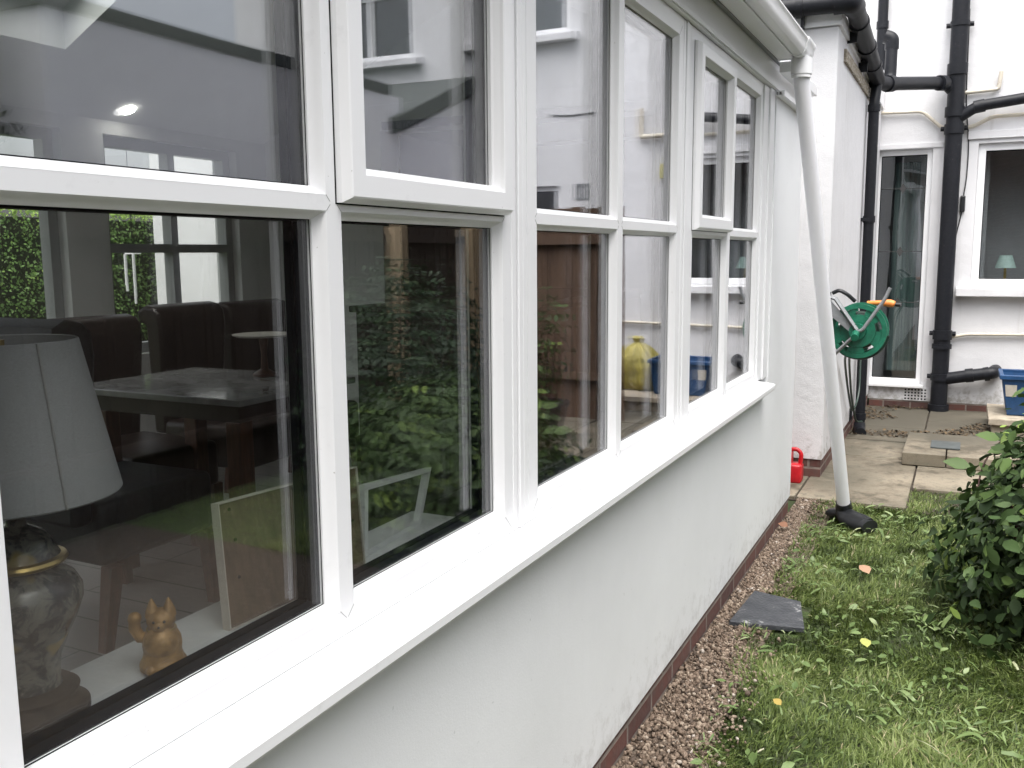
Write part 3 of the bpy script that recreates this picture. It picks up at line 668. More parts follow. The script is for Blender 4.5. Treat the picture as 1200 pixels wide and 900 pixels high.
pf2 = panel_frame('picture_frame', 'empty thin white picture frame tilted on the window board, right of the brown backed one', (-.152, 1.322, .861), (-.172, 1.545, .861), (-.170, 1.352, .987), (-.205, 1.645, .954), .011, .014, M['intframe'])
# stand them on the window board
for t_, p_ in ((lamp, (-.2163, .7029, .8352)), (ct, (-.1776, .8765, .8352)), (pf1, (-.1703, 1.1731, .8362)), (pf2, (-.2059, 1.4994, .8362))):
    t_.location = p_; t_.scale = (1.046,) * 3
# --- dining furniture
def rbm(bm, a, b, bev): box(bm, a, b, bev, 3)
def make_chair(label, leather, low=False):
    t = thing('dining_chair', label, 'chair', (0, 0, 0), 0, 'upholstered dining chairs', local=True)
    # local: back at -y side, seat towards +y, x width
    w2 = .235
    bm = new_bm(); rbm(bm, (-w2, -.02, .26), (w2, .50, .47), .03); mk('seat', bm, leather, t, smooth=True)
    bm = new_bm(); top = 1.02
    pr = [(-.10, .40), (-.02, .40), (.01, top - .10), (.0, top - .03), (-.03, top), (-.09, top + .012), (-.135, top - .012), (-.145, top - .05), (-.12, top - .075), (-.09, top - .085)]
    prism(bm, [(u_, v_) for u_, v_ in pr], 'x', -w2, w2)
    for v_ in bm.verts:
        k = (v_.co.z - .4) / .6; v_.co.x *= .9 + .14 * k
    mk('backrest', bm, leather, t, smooth=True, bevel=.018)
    for sx_ in (-1, 1):
        for yy, ty in ((.02, -.05), (.45, .02)):
            bm = new_bm(); hull(bm, [(sx_ * .235 - .018, yy - .018 + ty, 0), (sx_ * .235 + .018, yy - .018 + ty, 0), (sx_ * .235 + .018, yy + .018 + ty, 0), (sx_ * .235 - .018, yy + .018 + ty, 0),
                                     (sx_ * .235 - .026, yy - .026, .262), (sx_ * .235 + .026, yy - .026, .262), (sx_ * .235 + .026, yy + .026, .262), (sx_ * .235 - .026, yy + .026, .262)])
            mk('leg', bm, M['wood'], t)
    return t
def put(t, x, y, rz): t.location = (x, y, .1); t.rotation_euler = (0, 0, rz)
def dup(t, label):
    r_ = t.copy(); COL.objects.link(r_); r_['label'] = label
    for ch in list(t.children):
        c = ch.copy(); COL.objects.link(c); c.parent = r_
        for g in list(ch.children):
            d = g.copy(); COL.objects.link(d); d.parent = c
    return r_
c0 = make_chair('slate coloured dining chair nearest the table lamp, at the near end of the table', M['slate_leather']); put(c0, -1.95, 2.06, 0); c0.scale = (1, 1, 1.075)
c1 = make_chair('brown leather dining chair against the plain wall pier, left of the paned window', M['brown']); put(c1, -2.76, 2.95, -PI / 2 - .08)
c2 = dup(c1, 'brown leather dining chair in the middle of the far row, before the paned window'); put(c2, -2.79, 3.57, -PI / 2 + .05); c2.scale = (1, 1, 1.03)
c3 = dup(c1, 'brown leather dining chair at the far end of the row, nearest the pale corner'); put(c3, -2.80, 4.10, -PI / 2 - .03); c3.scale = (1, 1, 1.02)
tb = thing('dining_table', 'pale marble topped dining table inside the conservatory', 'table', (-1.95, 2.8, .1))
bm = new_bm(); box(bm, (-2.36, 2.45, .875), (-1.47, 3.14, .90), .004); mk('tabletop', bm, M['marble'], tb)
bm = new_bm(); box(bm, (-2.30, 2.53, .80), (-1.55, 3.06, .874)); mk('apron', bm, M['brown'], tb)
for px_ in (-2.27, -1.58):
    for py_ in (2.56, 3.03):
        bm = new_bm(); box(bm, (px_ - .035, py_ - .035, .1), (px_ + .035, py_ + .035, .80), .004); mk('leg', bm, M['wood'], tb)
cs = thing('cake_stand', 'white cake stand with patterned plate on the marble table', 'cake stand', (-1.85, 3.02, .9))
bm = new_bm(); lathe(bm, [(0, .165), (.11, .168), (.125, .174), (.127, .177), (.11, .174), (0, .172)], (-1.85, 3.02, .9), 40); mk('plate', bm, M['cardedge'], cs, smooth=True)
bm = new_bm(); lathe(bm, [(.05, .0005), (.048, .01), (.016, .03), (.012, .09), (.02, .16), (0, .165)], (-1.85, 3.02, .9), 24); mk('stem', bm, M['wood'], cs, smooth=True)
# tall dark cabinet between the second pane and the table
sb = thing('cabinet', 'tall dark brown cabinet inside, behind the tilted white picture frame', 'cabinet', (-1.0, 3.7, .1))
bm = new_bm(); box(bm, (-1.25, 2.85, .16), (-.75, 4.7, 1.19)); mk('carcass', bm, M['brown'], sb)
bm = new_bm(); box(bm, (-1.27, 2.83, 1.1905), (-.73, 4.72, 1.215), .004); mk('top', bm, M['brown'], sb)
for k in range(4):
    bm = new_bm(); box(bm, (-.7495, 2.87 + k * .455, .19), (-.735, 3.31 + k * .455, 1.17), .004); dr = mk('door', bm, M['wood'], sb)
    bm = new_bm(); blob(bm, (-.725, 3.26 + k * .455 if k % 2 == 0 else 2.92 + k * .455, .75), .012); mk('knob', bm, M['brass'], dr)
for px_, py_ in ((-1.22, 2.88), (-.78, 2.88), (-1.22, 4.67), (-.78, 4.67)):
    bm = new_bm(); box(bm, (px_ - .025, py_ - .025, .1), (px_ + .025, py_ + .025, .16)); mk('foot', bm, M['wood'], sb)
# white wind chime hanging outside the back window, ornament
wc = thing('wind_chime', 'white tubular wind chime hanging outside the paned garden window', 'wind chime', (-4.1, 4.38, 1.35))
bm = new_bm(); lathe(bm, [(0, .02), (.05, .02), (.05, .0), (0, 0)], (-4.1, 4.38, 1.42), 20); mk('disc', bm, M['upvc'], wc)
for k in range(4):
    bm = new_bm(); a = k * PI / 2; tube(bm, [(-4.1 + .035 * math.cos(a), 4.35 + .035 * math.sin(a), 1.42), (-4.1 + .035 * math.cos(a), 4.35 + .035 * math.sin(a), 1.10 + .04 * k)], .008, 8); mk('chime_tube', bm, M['upvc'], wc)
bm = new_bm(); tube(bm, [(-4.1, 4.38, 1.44), (-4.1, 4.38, 2.30)], .002, 5); mk('cord', bm, M['gasket'], wc)
bm = new_bm(); box(bm, (-4.13, 4.34, 2.30), (-3.55, 4.39, 2.33)); mk('bracket', bm, M['iron'], wc)

# ================================================================== WHITE EXTENSION AND REAR HOUSE
ext = thing('extension', 'white rendered single storey extension with brick plinth beyond the conservatory', 'building', (-2.8, 7.4, 0))
bm = new_bm()
plate(bm, 'y', 5.87, 6.07, (-5.5, .125, .05, 2.70), [(-2.45, .126, -.6, 2.15)])
plate(bm, 'x', -.15, .05, (6.0705, .125, 8.925, 2.70), []); plate(bm, 'x', -5.5, -5.3, (6.0705, .125, 8.925, 2.70), [])
mk('wall', bm, M['house'], ext)
bm = new_bm(); box(bm, (-5.49, 5.878, -.03), (-2.45, 6.06, .1245)); mk('plinth', bm, M['brick'], ext)
bm = new_bm(); prism(bm, [(-.6, 5.878), (.042, 5.878), (.042, 8.92), (-.14, 8.92), (-.14, 6.06), (-.6, 6.06)], 'z', -.03, .1245); mk('plinth', bm, M['brick'], ext)
bm = new_bm(); hull(bm, [(-5.55, 5.85, 2.705), (.066, 5.85, 2.705), (.066, 8.92, 2.64), (-5.55, 8.92, 2.64), (-5.55, 5.85, 2.79), (.066, 5.85, 2.79), (.066, 8.92, 2.84), (-5.55, 8.92, 2.84)]); mk('roof', bm, M['upvc'], ext)
bm = new_bm(); box(bm, (.0505, 6.15, 2.55), (.066, 7.85, 2.625)); mk('old_batten', bm, M['timber_old'], ext)
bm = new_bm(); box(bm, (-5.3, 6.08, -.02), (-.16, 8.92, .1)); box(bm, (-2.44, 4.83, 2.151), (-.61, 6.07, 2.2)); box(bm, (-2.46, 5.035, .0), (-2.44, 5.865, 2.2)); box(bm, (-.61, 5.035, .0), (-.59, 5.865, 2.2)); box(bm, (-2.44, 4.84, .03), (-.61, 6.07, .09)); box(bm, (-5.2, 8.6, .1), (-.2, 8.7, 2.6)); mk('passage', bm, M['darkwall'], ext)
# small ventilation brick low on the side
bm = new_bm(); box(bm, (.0505, 7.35, .12), (.056, 7.5, .22)); mk('air_brick', bm, M['gasket'], ext)

HY = 8.93
hs_ = thing('house', 'tall white rendered house rear wall with black pipes at the end of the garden', 'house', (2, HY, 0))
wins = [(.02, .22, .48, 2.28), (.83, 1.10, 1.64, 2.30), (4.66, 3.53, 5.85, 4.25), (2.82, 3.60, 3.95, 4.7), (2.92, 1.45, 3.5, 2.10)]
bm = new_bm(); plate(bm, 'y', HY, HY + .25, (-7.0, .075, 7.1, 6.2), wins); mk('wall', bm, M['house'], hs_)
bm = new_bm(); plate(bm, 'x', 6.85, 7.1, (HY + .2505, .075, HY + 6, 6.2), []); plate(bm, 'x', -7, -6.75, (HY + .2505, .075, HY + 6, 6.2), []); mk('side_wall', bm, M['house'], hs_)
bm = new_bm(); hull(bm, [(-7.2, HY - .2, 6.205), (7.3, HY - .2, 6.205), (7.3, HY + 6, 6.205), (-7.2, HY + 6, 6.205), (-7.0, HY + 2.5, 7.8), (7.1, HY + 2.5, 7.8), (7.1, HY + 3.5, 7.8), (-7.0, HY + 3.5, 7.8)]); mk('roof', bm, M['slate'], hs_)
bm = new_bm(); box(bm, (.055, HY + .004, -.03), (7.1, HY + .24, .0745)); mk('plinth', bm, M['brick'], hs_)
# painted surrounds a hair proud of the wall
bm = new_bm()
box(bm, (.745, HY - .022, 2.335), (1.72, HY - .001, 2.40))
box(bm, (-.03, HY - .012, 2.285), (.56, HY - .001, 2.33))
mk('lintel', bm, M['house'], hs_, bevel=.004)
def hwin(i, fw=.05, mull=[], nm='window', zs=[], g='glass_house', sill=True, sw=.1, dd=.06):
    x0, z0, x1, z1 = wins[i]; xs = [x0] + mull + [x1]; zz = [z0] + zs + [z1]
    bm = new_bm(); holes = []
    for a in range(len(xs) - 1):
        for c in range(len(zz) - 1):
            holes.append((xs[a] + (fw if a == 0 else .03), zz[c] + (fw if c == 0 else .03), xs[a + 1] - (fw if a == len(xs) - 2 else .03), zz[c + 1] - (fw if c == len(zz) - 2 else .03)))
    plate(bm, 'y', HY + dd - .02, HY + dd + .05, (x0 + .001, z0 + .001, x1 - .001, z1 - .001), holes)
    fr = mk(nm, bm, M['upvc'], hs_, bevel=.004)
    for h in holes:
        bm = new_bm(); box(bm, (h[0] - .005, HY + dd + .01, h[1] - .005), (h[2] + .005, HY + dd + .016, h[3] + .005)); mk('pane', bm, M[g], fr)
        bm = new_bm(); ring_profile(bm, h, [(-.001, HY + dd + .006), (.006, HY + dd + .007), (.006, HY + dd + .0095)], 'y'); mk('seal', bm, M['gasket'], fr)
    # room behind
    bm = new_bm(); plate(bm, 'y', HY + .7, HY + .75, (x0 - .4, z0 - .5, x1 + .4, z1 + .3), []); plate(bm, 'x', x0 - .45, x0 - .4, (HY + .26, z0 - .5, HY + .7, z1 + .3), []); plate(bm, 'x', x1 + .4, x1 + .45, (HY + .26, z0 - .5, HY + .7, z1 + .3), [])
    plate(bm, 'z', z0 - .55, z0 - .5, (x0 - .4, HY + .26, x1 + .4, HY + .7), []); plate(bm, 'z', z1 + .3, z1 + .35, (x0 - .4, HY + .26, x1 + .4, HY + .7), [])
    mk('room', bm, M['dimroom'], fr)
    if sill:
        bm = new_bm(); prism(bm, [(HY - sw, z0 - .085), (HY + .03, z0 - .085), (HY + .03, z0 - .002), (HY - sw, z0 - .015)], 'x', x0 - .11, x1 + .11); mk('sill', bm, M['house'], fr, bevel=.005)
    return fr
d0 = hwin(0, .045, nm='door', sill=False)
bm = new_bm(); box(bm, (.0, HY - .05, .195), (.50, HY + .04, .219)); mk('threshold', bm, M['upvc'], d0, bevel=.003)
bm = new_bm()
for k, (z_, dz_) in enumerate(((1.95, 0), (1.40, 0), (.95, 0))):
    tube(bm, [(.065, HY + .066, z_), (.435, HY + .066, z_)], .0035, 6)
    hull(bm, [(.25, HY + .060, z_ - .045), (.222, HY + .060, z_), (.25, HY + .060, z_ + .045), (.278, HY + .060, z_)] + [(.25, HY + .064, z_ - .045), (.222, HY + .064, z_), (.25, HY + .064, z_ + .045), (.278, HY + .064, z_)])
mk('leaded_detail', bm, M['lead'], d0)
bm = new_bm()
for k in range(7):
    x_ = .19 + k * .045; lathe(bm, [(.028, .3), (.026, 2.2)], (x_, HY + .35 + .01 * (k % 2), 0), 10, 1, .5)
mk('curtain', bm, M['curtain'], d0, smooth=True)
d1 = hwin(1, .06, [], nm='window')
hwin(2, .06, [5.25]); hwin(3, .06, [3.4]); hwin(4, .05, sw=.06)
tl = thing('table_lamp', 'little lamp with teal shade seen inside the far house window', 'lamp', (1.10, HY + .36, 1.1))
bm = new_bm(); lathe(bm, [(.085, 1.25), (.05, 1.36), (.047, 1.36), (.082, 1.25), (.085, 1.25)], (1.10, HY + .36, 0), 28); mk('lamp_shade', bm, M['tealshade'], tl, smooth=True)
bm = new_bm(); lathe(bm, [(0, 1.121), (.05, 1.121), (.045, 1.13), (.012, 1.14), (.01, 1.27), (0, 1.275)], (1.10, HY + .36, 0), 20); mk('base', bm, M['brass'], tl, smooth=True)
bm = new_bm(); box(bm, (.80, HY + .26, 1.09), (1.66, HY + .50, 1.12)); mk('inner_sill', bm, M['plaster'], d1)
# air brick with square holes
bm = new_bm(); holes = []
for i in range(7):
    for j in range(4): holes.append((.352 + i * .027, .085 + j * .027, .352 + i * .027 + .015, .085 + j * .027 + .015))
plate(bm, 'y', HY - .006, HY - .001, (.342, .076, .548, .198), holes); av = mk('air_vent', bm, M['house'], hs_)
bm = new_bm(); box(bm, (.346, HY - .0008, .08), (.544, HY - .0002, .194)); mk('vent_opening', bm, M['gasket'], av)
# reflected-side details: vent, box, small fittings
bm = new_bm(); holes = [(2.62 + .0, 1.96, 2.625, 1.961)]
plate(bm, 'y', HY - .01, HY - .001, (2.60, 1.95, 2.74, 2.11), [(2.615 + .03 * i, 1.97, 2.63 + .03 * i, 2.09) for i in range(4)]); mk('air_vent', bm, M['grey_pl'], hs_)
bm = new_bm(); box(bm, (1.76, HY - .05, 2.12), (1.86, HY - .001, 2.26), .006); mk('alarm_box', bm, simple('yellow_box', (.55, .52, .2), .5), hs_)

# ---------- pipes
def pipe_thing(name, label, cat, pts, r, mt, collars=(), seg=20, clips=(), group=None, bendr=.1):
    t = thing(name, label, cat, tuple(pts[0] if pts[0][2] < pts[-1][2] else pts[-1]), group=group)
    bm = new_bm(); tube(bm, bend(pts, bendr), r, seg); mk('pipe', bm, mt, t, smooth=True)
    for a, b in collars:
        bm = new_bm(); tube(bm, [a, b], r * 1.16, seg); mk('collar', bm, mt, t, smooth=True, angle=30)
    for a, b in clips:
        bm = new_bm(); box(bm, a, b, .003); mk('bracket', bm, mt, t)
    return t
SX = .635
st = thing('soil_stack', 'thick black soil pipe running up the white house wall between door and window', 'pipe', (SX, 8.84, 0))
bm = new_bm(); tube(bm, [(SX, 8.84, -.02), (SX, 8.84, 5.9)], .067, 24); mk('pipe', bm, M['iron'], st, smooth=True)
for z0, z1, rr in ((.0, .07, .085), (.28, .34, .078), (.56, .60, .08), (.64, .72, .078), (2.38, 2.46, .078), (2.52, 2.60, .08), (2.86, 2.95, .08), (3.25, 3.29, .076)):
    bm = new_bm(); tube(bm, [(SX, 8.84, z0), (SX, 8.84, z1)], rr, 24); mk('collar', bm, M['iron'], st, smooth=True, angle=30)
for z_ in (.69, 2.43, 3.27, .31):
    bm = new_bm(); tube(bm, [(SX - .105, 8.88, z_), (SX + .105, 8.88, z_)], .02, 10); mk('bracket', bm, M['iron'], st)
bm = new_bm(); tube(bm, bend([(SX + .05, 8.83, .30), (SX + .25, 8.82, .34), (SX + .42, 8.82, .37), (SX + .43, 8.95, .38)], .05), .052, 18); br = mk('branch', bm, M['iron'], st, smooth=True)
bm = new_bm(); tube(bm, [(SX + .20, 8.822, .333), (SX + .26, 8.82, .342)], .060, 18); mk('collar', bm, M['iron'], br, smooth=True, angle=30)
bm = new_bm(); tube(bm, [(SX + .34, 8.82, .352), (SX + .38, 8.82, .361)], .060, 18); mk('collar', bm, M['iron'], br, smooth=True, angle=30)
bm = new_bm(); tube(bm, bend([(SX + .02, 8.83, 2.50), (SX + .16, 8.81, 2.59), (1.56, 8.84, 2.68), (1.58, 8.97, 2.68)], .07), .045, 18); br = mk('branch', bm, M['iron'], st, smooth=True)
bm = new_bm(); tube(bm, [(SX + .14, 8.812, 2.582), (SX + .22, 8.815, 2.596)], .053, 18); mk('collar', bm, M['iron'], br, smooth=True, angle=30)
bm = new_bm(); tube(bm, bend([(.10, 7.66, 2.66), (.17, 7.82, 2.67), (SX - .08, 8.82, 2.80), (SX - .01, 8.84, 2.72)], .06), .052, 18); br = mk('branch', bm, M['iron'], st, smooth=True)
bm = new_bm(); tube(bm, [(.17, 7.82, 2.67), (.20, 7.895, 2.679)], .062, 18); mk('collar', bm, M['iron'], br, smooth=True, angle=30)
bm = new_bm(); tube(bm, [(.505, 8.64, 2.775), (.54, 8.72, 2.784)], .062, 18); mk('collar', bm, M['iron'], br, smooth=True, angle=30)
# round black gutter along the extension, falling to its downpipe
eg = thing('black_gutter', 'round black gutter pipe turning the corner under the extension roof edge', 'gutter', (.1, 6.0, 2.8))
bm = new_bm(); tube(bm, bend([(-3.0, 5.79, 2.83), (.10, 5.79, 2.81), (.125, 5.95, 2.81), (.115, 7.68, 2.68)], .05), .054, 20); mk('pipe', bm, M['iron'], eg, smooth=True)
bm = new_bm(); tube(bm, bend([(.03, 5.79, 2.81), (.115, 5.79, 2.81), (.125, 5.92, 2.808)], .05), .064, 20); mk('elbow', bm, M['iron'], eg, smooth=True, angle=35)
for a, b in (((.122, 6.20, 2.790), (.122, 6.25, 2.786)), ((.119, 6.75, 2.750), (.119, 6.81, 2.745)), ((.117, 7.2, 2.716), (.117, 7.26, 2.711)), ((-.18, 5.79, 2.811), (-.14, 5.79, 2.811)), ((-1.2, 5.79, 2.817), (-1.15, 5.79, 2.817))):
    bm = new_bm(); tube(bm, [a, b], .062, 20); mk('collar', bm, M['iron'], eg, smooth=True, angle=30)
for a, b in (((-.155, 5.80, 2.70), (-.14, 5.865, 2.80)), ((.052, 6.27, 2.68), (.11, 6.285, 2.75)), ((.052, 6.95, 2.62), (.11, 6.965, 2.70))):
    bm = new_bm(); box(bm, a, b); mk('bracket', bm, M['iron'], eg)
dp = thing('black_downpipe', 'slim black downpipe on the extension side wall behind the hose reel', 'pipe', (.10, 7.6, 0))
bm = new_bm(); tube(bm, bend([(.105, 7.6, -.01), (.105, 7.6, 2.50), (.115, 7.66, 2.66)], .05), .038, 18); mk('pipe', bm, M['iron'], dp, smooth=True)
for z_ in (.10, .85, 1.62, 2.44):
    bm = new_bm(); tube(bm, [(.105, 7.6, z_), (.105, 7.6, z_ + .05)], .045, 18); mk('collar', bm, M['iron'], dp, smooth=True, angle=30)
bm = new_bm(); box(bm, (.05, 7.55, 1.63), (.105, 7.65, 1.655)); box(bm, (.05, 7.55, .86), (.105, 7.65, .885)); mk('bracket', bm, M['iron'], dp)
bm = new_bm(); tube(bm, bend([(.105, 7.6, .06), (.11, 7.52, .03), (.13, 7.42, .02)], .03), .044, 16); mk('shoe', bm, M['iron'], dp, smooth=True)
vp = thing('vent_pipe', 'black pipe rising up the house wall above the extension roof corner', 'pipe', (.03, 8.86, 2.9))
bm = new_bm(); tube(bm, [(.03, 8.86, 2.96), (.03, 8.86, 5.8)], .042, 18); mk('pipe', bm, M['iron'], vp, smooth=True)
bm = new_bm(); tube(bm, [(.03, 8.86, 3.3), (.03, 8.86, 3.36)], .05, 18); mk('collar', bm, M['iron'], vp, smooth=True, angle=30)
sp_ = thing('stub_pipe', 'short capped black pipe stub standing up from the gutter junction', 'pipe', (.17, 7.95, 2.66))
bm = new_bm(); tube(bm, bend([(.17, 7.86, 2.67), (.18, 7.95, 2.72), (.18, 7.98, 3.0)], .05), .045, 18); mk('pipe', bm, M['iron'], sp_, smooth=True)
bm = new_bm(); tube(bm, bend([(.18, 7.98, 2.95), (.18, 7.98, 3.03), (.13, 7.98, 3.05)], .04), .052, 18); mk('cap', bm, M['iron'], sp_, smooth=True)
# beige overflow pipes
BP = 'beige overflow pipes on the white house wall'
pipe_thing('overflow_pipe', 'beige pipe above the narrow glazed door, dipping to the soil stack', 'pipe', [(.04, 8.90, 2.60), (.38, 8.90, 2.59), (.53, 8.90, 2.45), (.60, 8.90, 2.43)], .014, M['beige'], group=BP, bendr=.04)
pipe_thing('overflow_pipe', 'beige pipe above the dark window, rising to the right from the soil stack', 'pipe', [(.70, 8.90, 2.43), (.78, 8.90, 2.44), (.92, 8.90, 2.51), (1.75, 8.90, 2.52), (1.78, 8.90, 2.52)], .016, M['beige'], group=BP, bendr=.04)
pipe_thing('overflow_pipe', 'short beige pipe with upturned end, highest beside the soil stack', 'pipe', [(.70, 8.90, 2.72), (.95, 8.90, 2.73), (.965, 8.90, 2.87)], .016, M['beige'], group=BP, bendr=.02)
pipe_thing('overflow_pipe', 'long beige pipe low on the house wall below the window sill', 'pipe', [(.70, 8.90, .655), (.82, 8.90, .685), (2.3, 8.90, .72)], .014, M['beige'], group=BP, bendr=.04)
pipe_thing('overflow_pipe', 'beige L shaped pipe on the house wall right of the dark window', 'pipe', [(1.70, 8.89, 2.53), (2.05, 8.89, 2.53), (2.05, 8.89, 2.80)], .022, M['beige'], group=BP, bendr=.02)
cb = thing('cable', 'thin black cable with inline switch hanging beside the soil stack', 'cable', (.72, 8.9, 1.6))
bm = new_bm(); tube(bm, bend([(.70, 8.92, 3.4), (.712, 8.92, 2.64), (.755, 8.915, 2.3), (.75, 8.915, 2.0), (.735, 8.915, 1.86)], .15), .005, 8); tube(bm, bend([(.73, 8.915, 1.74), (.71, 8.915, 1.62), (.69, 8.915, 1.5)], .05), .005, 8); mk('wire', bm, M['black'], cb, smooth=True)
bm = new_bm(); box(bm, (.712, 8.895, 1.73), (.752, 8.925, 1.87), .01); mk('switch', bm, M['black'], cb)
# thin wires on the render
bm = new_bm(); tube(bm, [(2.55, 8.922, 2.80), (2.8, 8.922, 2.79), (3.0, 8.922, 2.81)], .008, 6); tag(mk('wire', bm, M['grey_pl']), 'short loose grey wire high on the house wall', 'wire')
bm = new_bm(); tube(bm, [(3.74, 8.85, .0), (3.74, 8.85, 5.8)], .035, 14)
wdp = thing('white_downpipe', 'white painted downpipe on the house wall beside the outhouse', 'pipe', (3.74, 8.85, 0)); mk('pipe', bm, M['upvc'], wdp, smooth=True)
for z_ in (2.2, 3.35):
    bm = new_bm(); box(bm, (3.69, 8.82, z_), (3.80, 8.925, z_ + .03)); mk('bracket', bm, M['iron'], wdp)

# ---------- leaning white downpipe
lp = thing('leaning_downpipe', 'white downpipe leaning out from the gutter end down to the lawn, with black shoe', 'pipe', (.285, 4.95, 0))
A_, B_ = Vector((.128, 4.125, 2.13)), Vector((.287, 4.96, .07))
bm = new_bm(); tube(bm, [A_ - (B_ - A_) * .015, B_], .0325, 28); mk('pipe', bm, M['pipewhite'], lp, smooth=True)
dd_ = (B_ - A_).normalized()
bm = new_bm(); tube(bm, [B_ - dd_ * .045, B_ + dd_ * .03], .0385, 24); mk('collar', bm, M['black'], lp, smooth=True, angle=30)
bm = new_bm()
tube(bm, [(.284, 4.957, .10), (.287, 4.95, .06), (.305, 4.925, .042), (.345, 4.885, .036), (.385, 4.85, .036), (.415, 4.825, .033)], [.040, .045, .050, .050, .050, .046], 20, squash=.62)
mk('shoe', bm, M['black'], lp, smooth=True)
bm = new_bm(); tube(bm, [(.29, 4.955, .055), (.255, 4.985, .04), (.225, 5.005, .034), (.205, 5.015, .03)], [.040, .046, .044, .030], 18, squash=.6); mk('drain_collar', bm, M['black'], lp, smooth=True)
bm = new_bm(); q_ = Vector((.418, 4.822, .033)); tube(bm, [q_ - Vector((.016, -.012, -.001)), q_ + Vector((.010, -.008, 0))], .054, 20, squash=.62); mk('lip', bm, M['black'], lp, smooth=True, angle=30)

# ---------- hose reel on the extension side wall
rc = Vector((.222, 6.02, .925)); R_ = .165
hr = thing('hose_reel', 'green wall mounted garden hose reel with grey bracket and orange nozzle', 'hose reel', (.05, 6.02, .925))
def disc_y(bm, c, r0, r1, y0, y1, seg=40, holes=0):
    V = []
    for (rr, yy) in ((r0, y0), (r1, y0), (r1, y1), (r0, y1)): V.append([bm.verts.new((c.x + rr * math.cos(2 * PI * k / seg), yy, c.z + rr * math.sin(2 * PI * k / seg))) for k in range(seg)])
    for a in range(4):
        A, B = V[a], V[(a + 1) % 4]
        for k in range(seg):
            if holes and a in (0, 2) and (k % (seg // holes)) < 3: continue
            bm.faces.new((A[k], A[(k + 1) % seg], B[(k + 1) % seg], B[k]))
for yy in (5.94, 6.10):
    bm = new_bm(); disc_y(bm, rc, R_ - .028, R_, yy - .012, yy + .012); disc_y(bm, rc, .05, .10, yy - .008, yy + .008); disc_y(bm, rc, .101, R_ - .029, yy - .004, yy + .004, 40, 5); mk('flange', bm, M['green_pl'], hr, smooth=True, angle=30)
bm = new_bm(); tube(bm, [(rc.x, 5.885, rc.z), (rc.x, 6.11, rc.z)], .048, 24); mk('hub', bm, M['green_pl'], hr, smooth=True, angle=30)
bm = new_bm()
for k in range(5):
    q = [(rc.x + (.078 + .014 * (k % 3)) * math.cos(t), 5.965 + .024 * k, rc.z + (.078 + .014 * (k % 3)) * math.sin(t)) for t in [2 * PI * j / 36 for j in range(37)]]
    tube(bm, q, .012, 8, cap=False)
q = [(rc.x + (R_ + .006 + .004 * math.sin(3 * t)) * math.cos(t), 6.03, rc.z - .006 + (R_ + .006) * math.sin(t)) for t in [PI * 1.05 + .9 * PI * j / 20 for j in range(21)]]
tube(bm, q, .008, 8)
mk('hose', bm, M['hose'], hr, smooth=True)
bm = new_bm()
tube(bm, [(.055, 5.905, 1.13), (.09, 5.90, 1.12), (rc.x, 5.885, rc.z + .01)], [.022, .026, .022], 8, squash=.5)
tube(bm, [(.055, 5.905, .73), (.09, 5.90, .775), (rc.x, 5.885, rc.z - .01)], [.018, .022, .022], 8, squash=.5)
box(bm, (.0505, 5.89, .71), (.062, 5.93, 1.16))
hull(bm, [(.062, 5.89, 1.02), (.2, 5.888, .905), (.2, 5.898, .905), (.062, 5.90, 1.02), (.062, 5.89, 1.11), (.2, 5.888, .955), (.2, 5.898, .955), (.062, 5.90, 1.11)])
mk('bracket', bm, M['grey_pl'], hr, smooth=True, angle=30)
bm = new_bm(); tube(bm, bend([(rc.x, 5.875, rc.z), (rc.x + .03, 5.865, rc.z + .01), (rc.x + .15, 5.86, rc.z + .20), (rc.x + .175, 5.86, rc.z + .265)], .03), .0105, 10); mk('crank', bm, M['grey_pl'], hr, smooth=True)
bm = new_bm(); tube(bm, [(rc.x - .005, 5.87, rc.z - .01), (rc.x - .005, 5.80, rc.z - .03)], .022, 14); mk('crank_grip', bm, M['green_pl'], hr, smooth=True, angle=30)
bm = new_bm(); tube(bm, [(rc.x + .03, 6.12, 1.085), (rc.x + .12, 6.11, 1.09), (rc.x + .125, 6.11, 1.09), (rc.x + .165, 6.105, 1.086), (rc.x + .185, 6.1, 1.082), (rc.x + .19, 6.1, 1.08)], [.014, .015, .022, .024, .02, .012], 14); mk('nozzle', bm, M['orange'], hr, smooth=True)
bm = new_bm(); tube(bm, [(rc.x + .192, 6.1, 1.08), (rc.x + .225, 6.095, 1.078)], .013, 12); tube(bm, bend([(.06, 6.0, 1.15), (.10, 5.99, 1.17), (.15, 6.0, 1.14), (.19, 6.02, 1.10)], .02), .012, 8); mk('connector', bm, M['black'], hr, smooth=True)
bm = new_bm(); tube(bm, bend([(.15, 6.15, .78), (.09, 6.5, .70), (.075, 6.9, .45), (.085, 7.2, .20), (.11, 7.42, .32), (.10, 7.5, .6)], .2), .008, 8); tube(bm, bend([(.16, 6.14, .79), (.11, 6.6, .66), (.09, 7.05, .35), (.10, 7.35, .12), (.13, 7.5, .10)], .2), .008, 8); mk('hanging_hose', bm, M['hose'], hr, smooth=True)

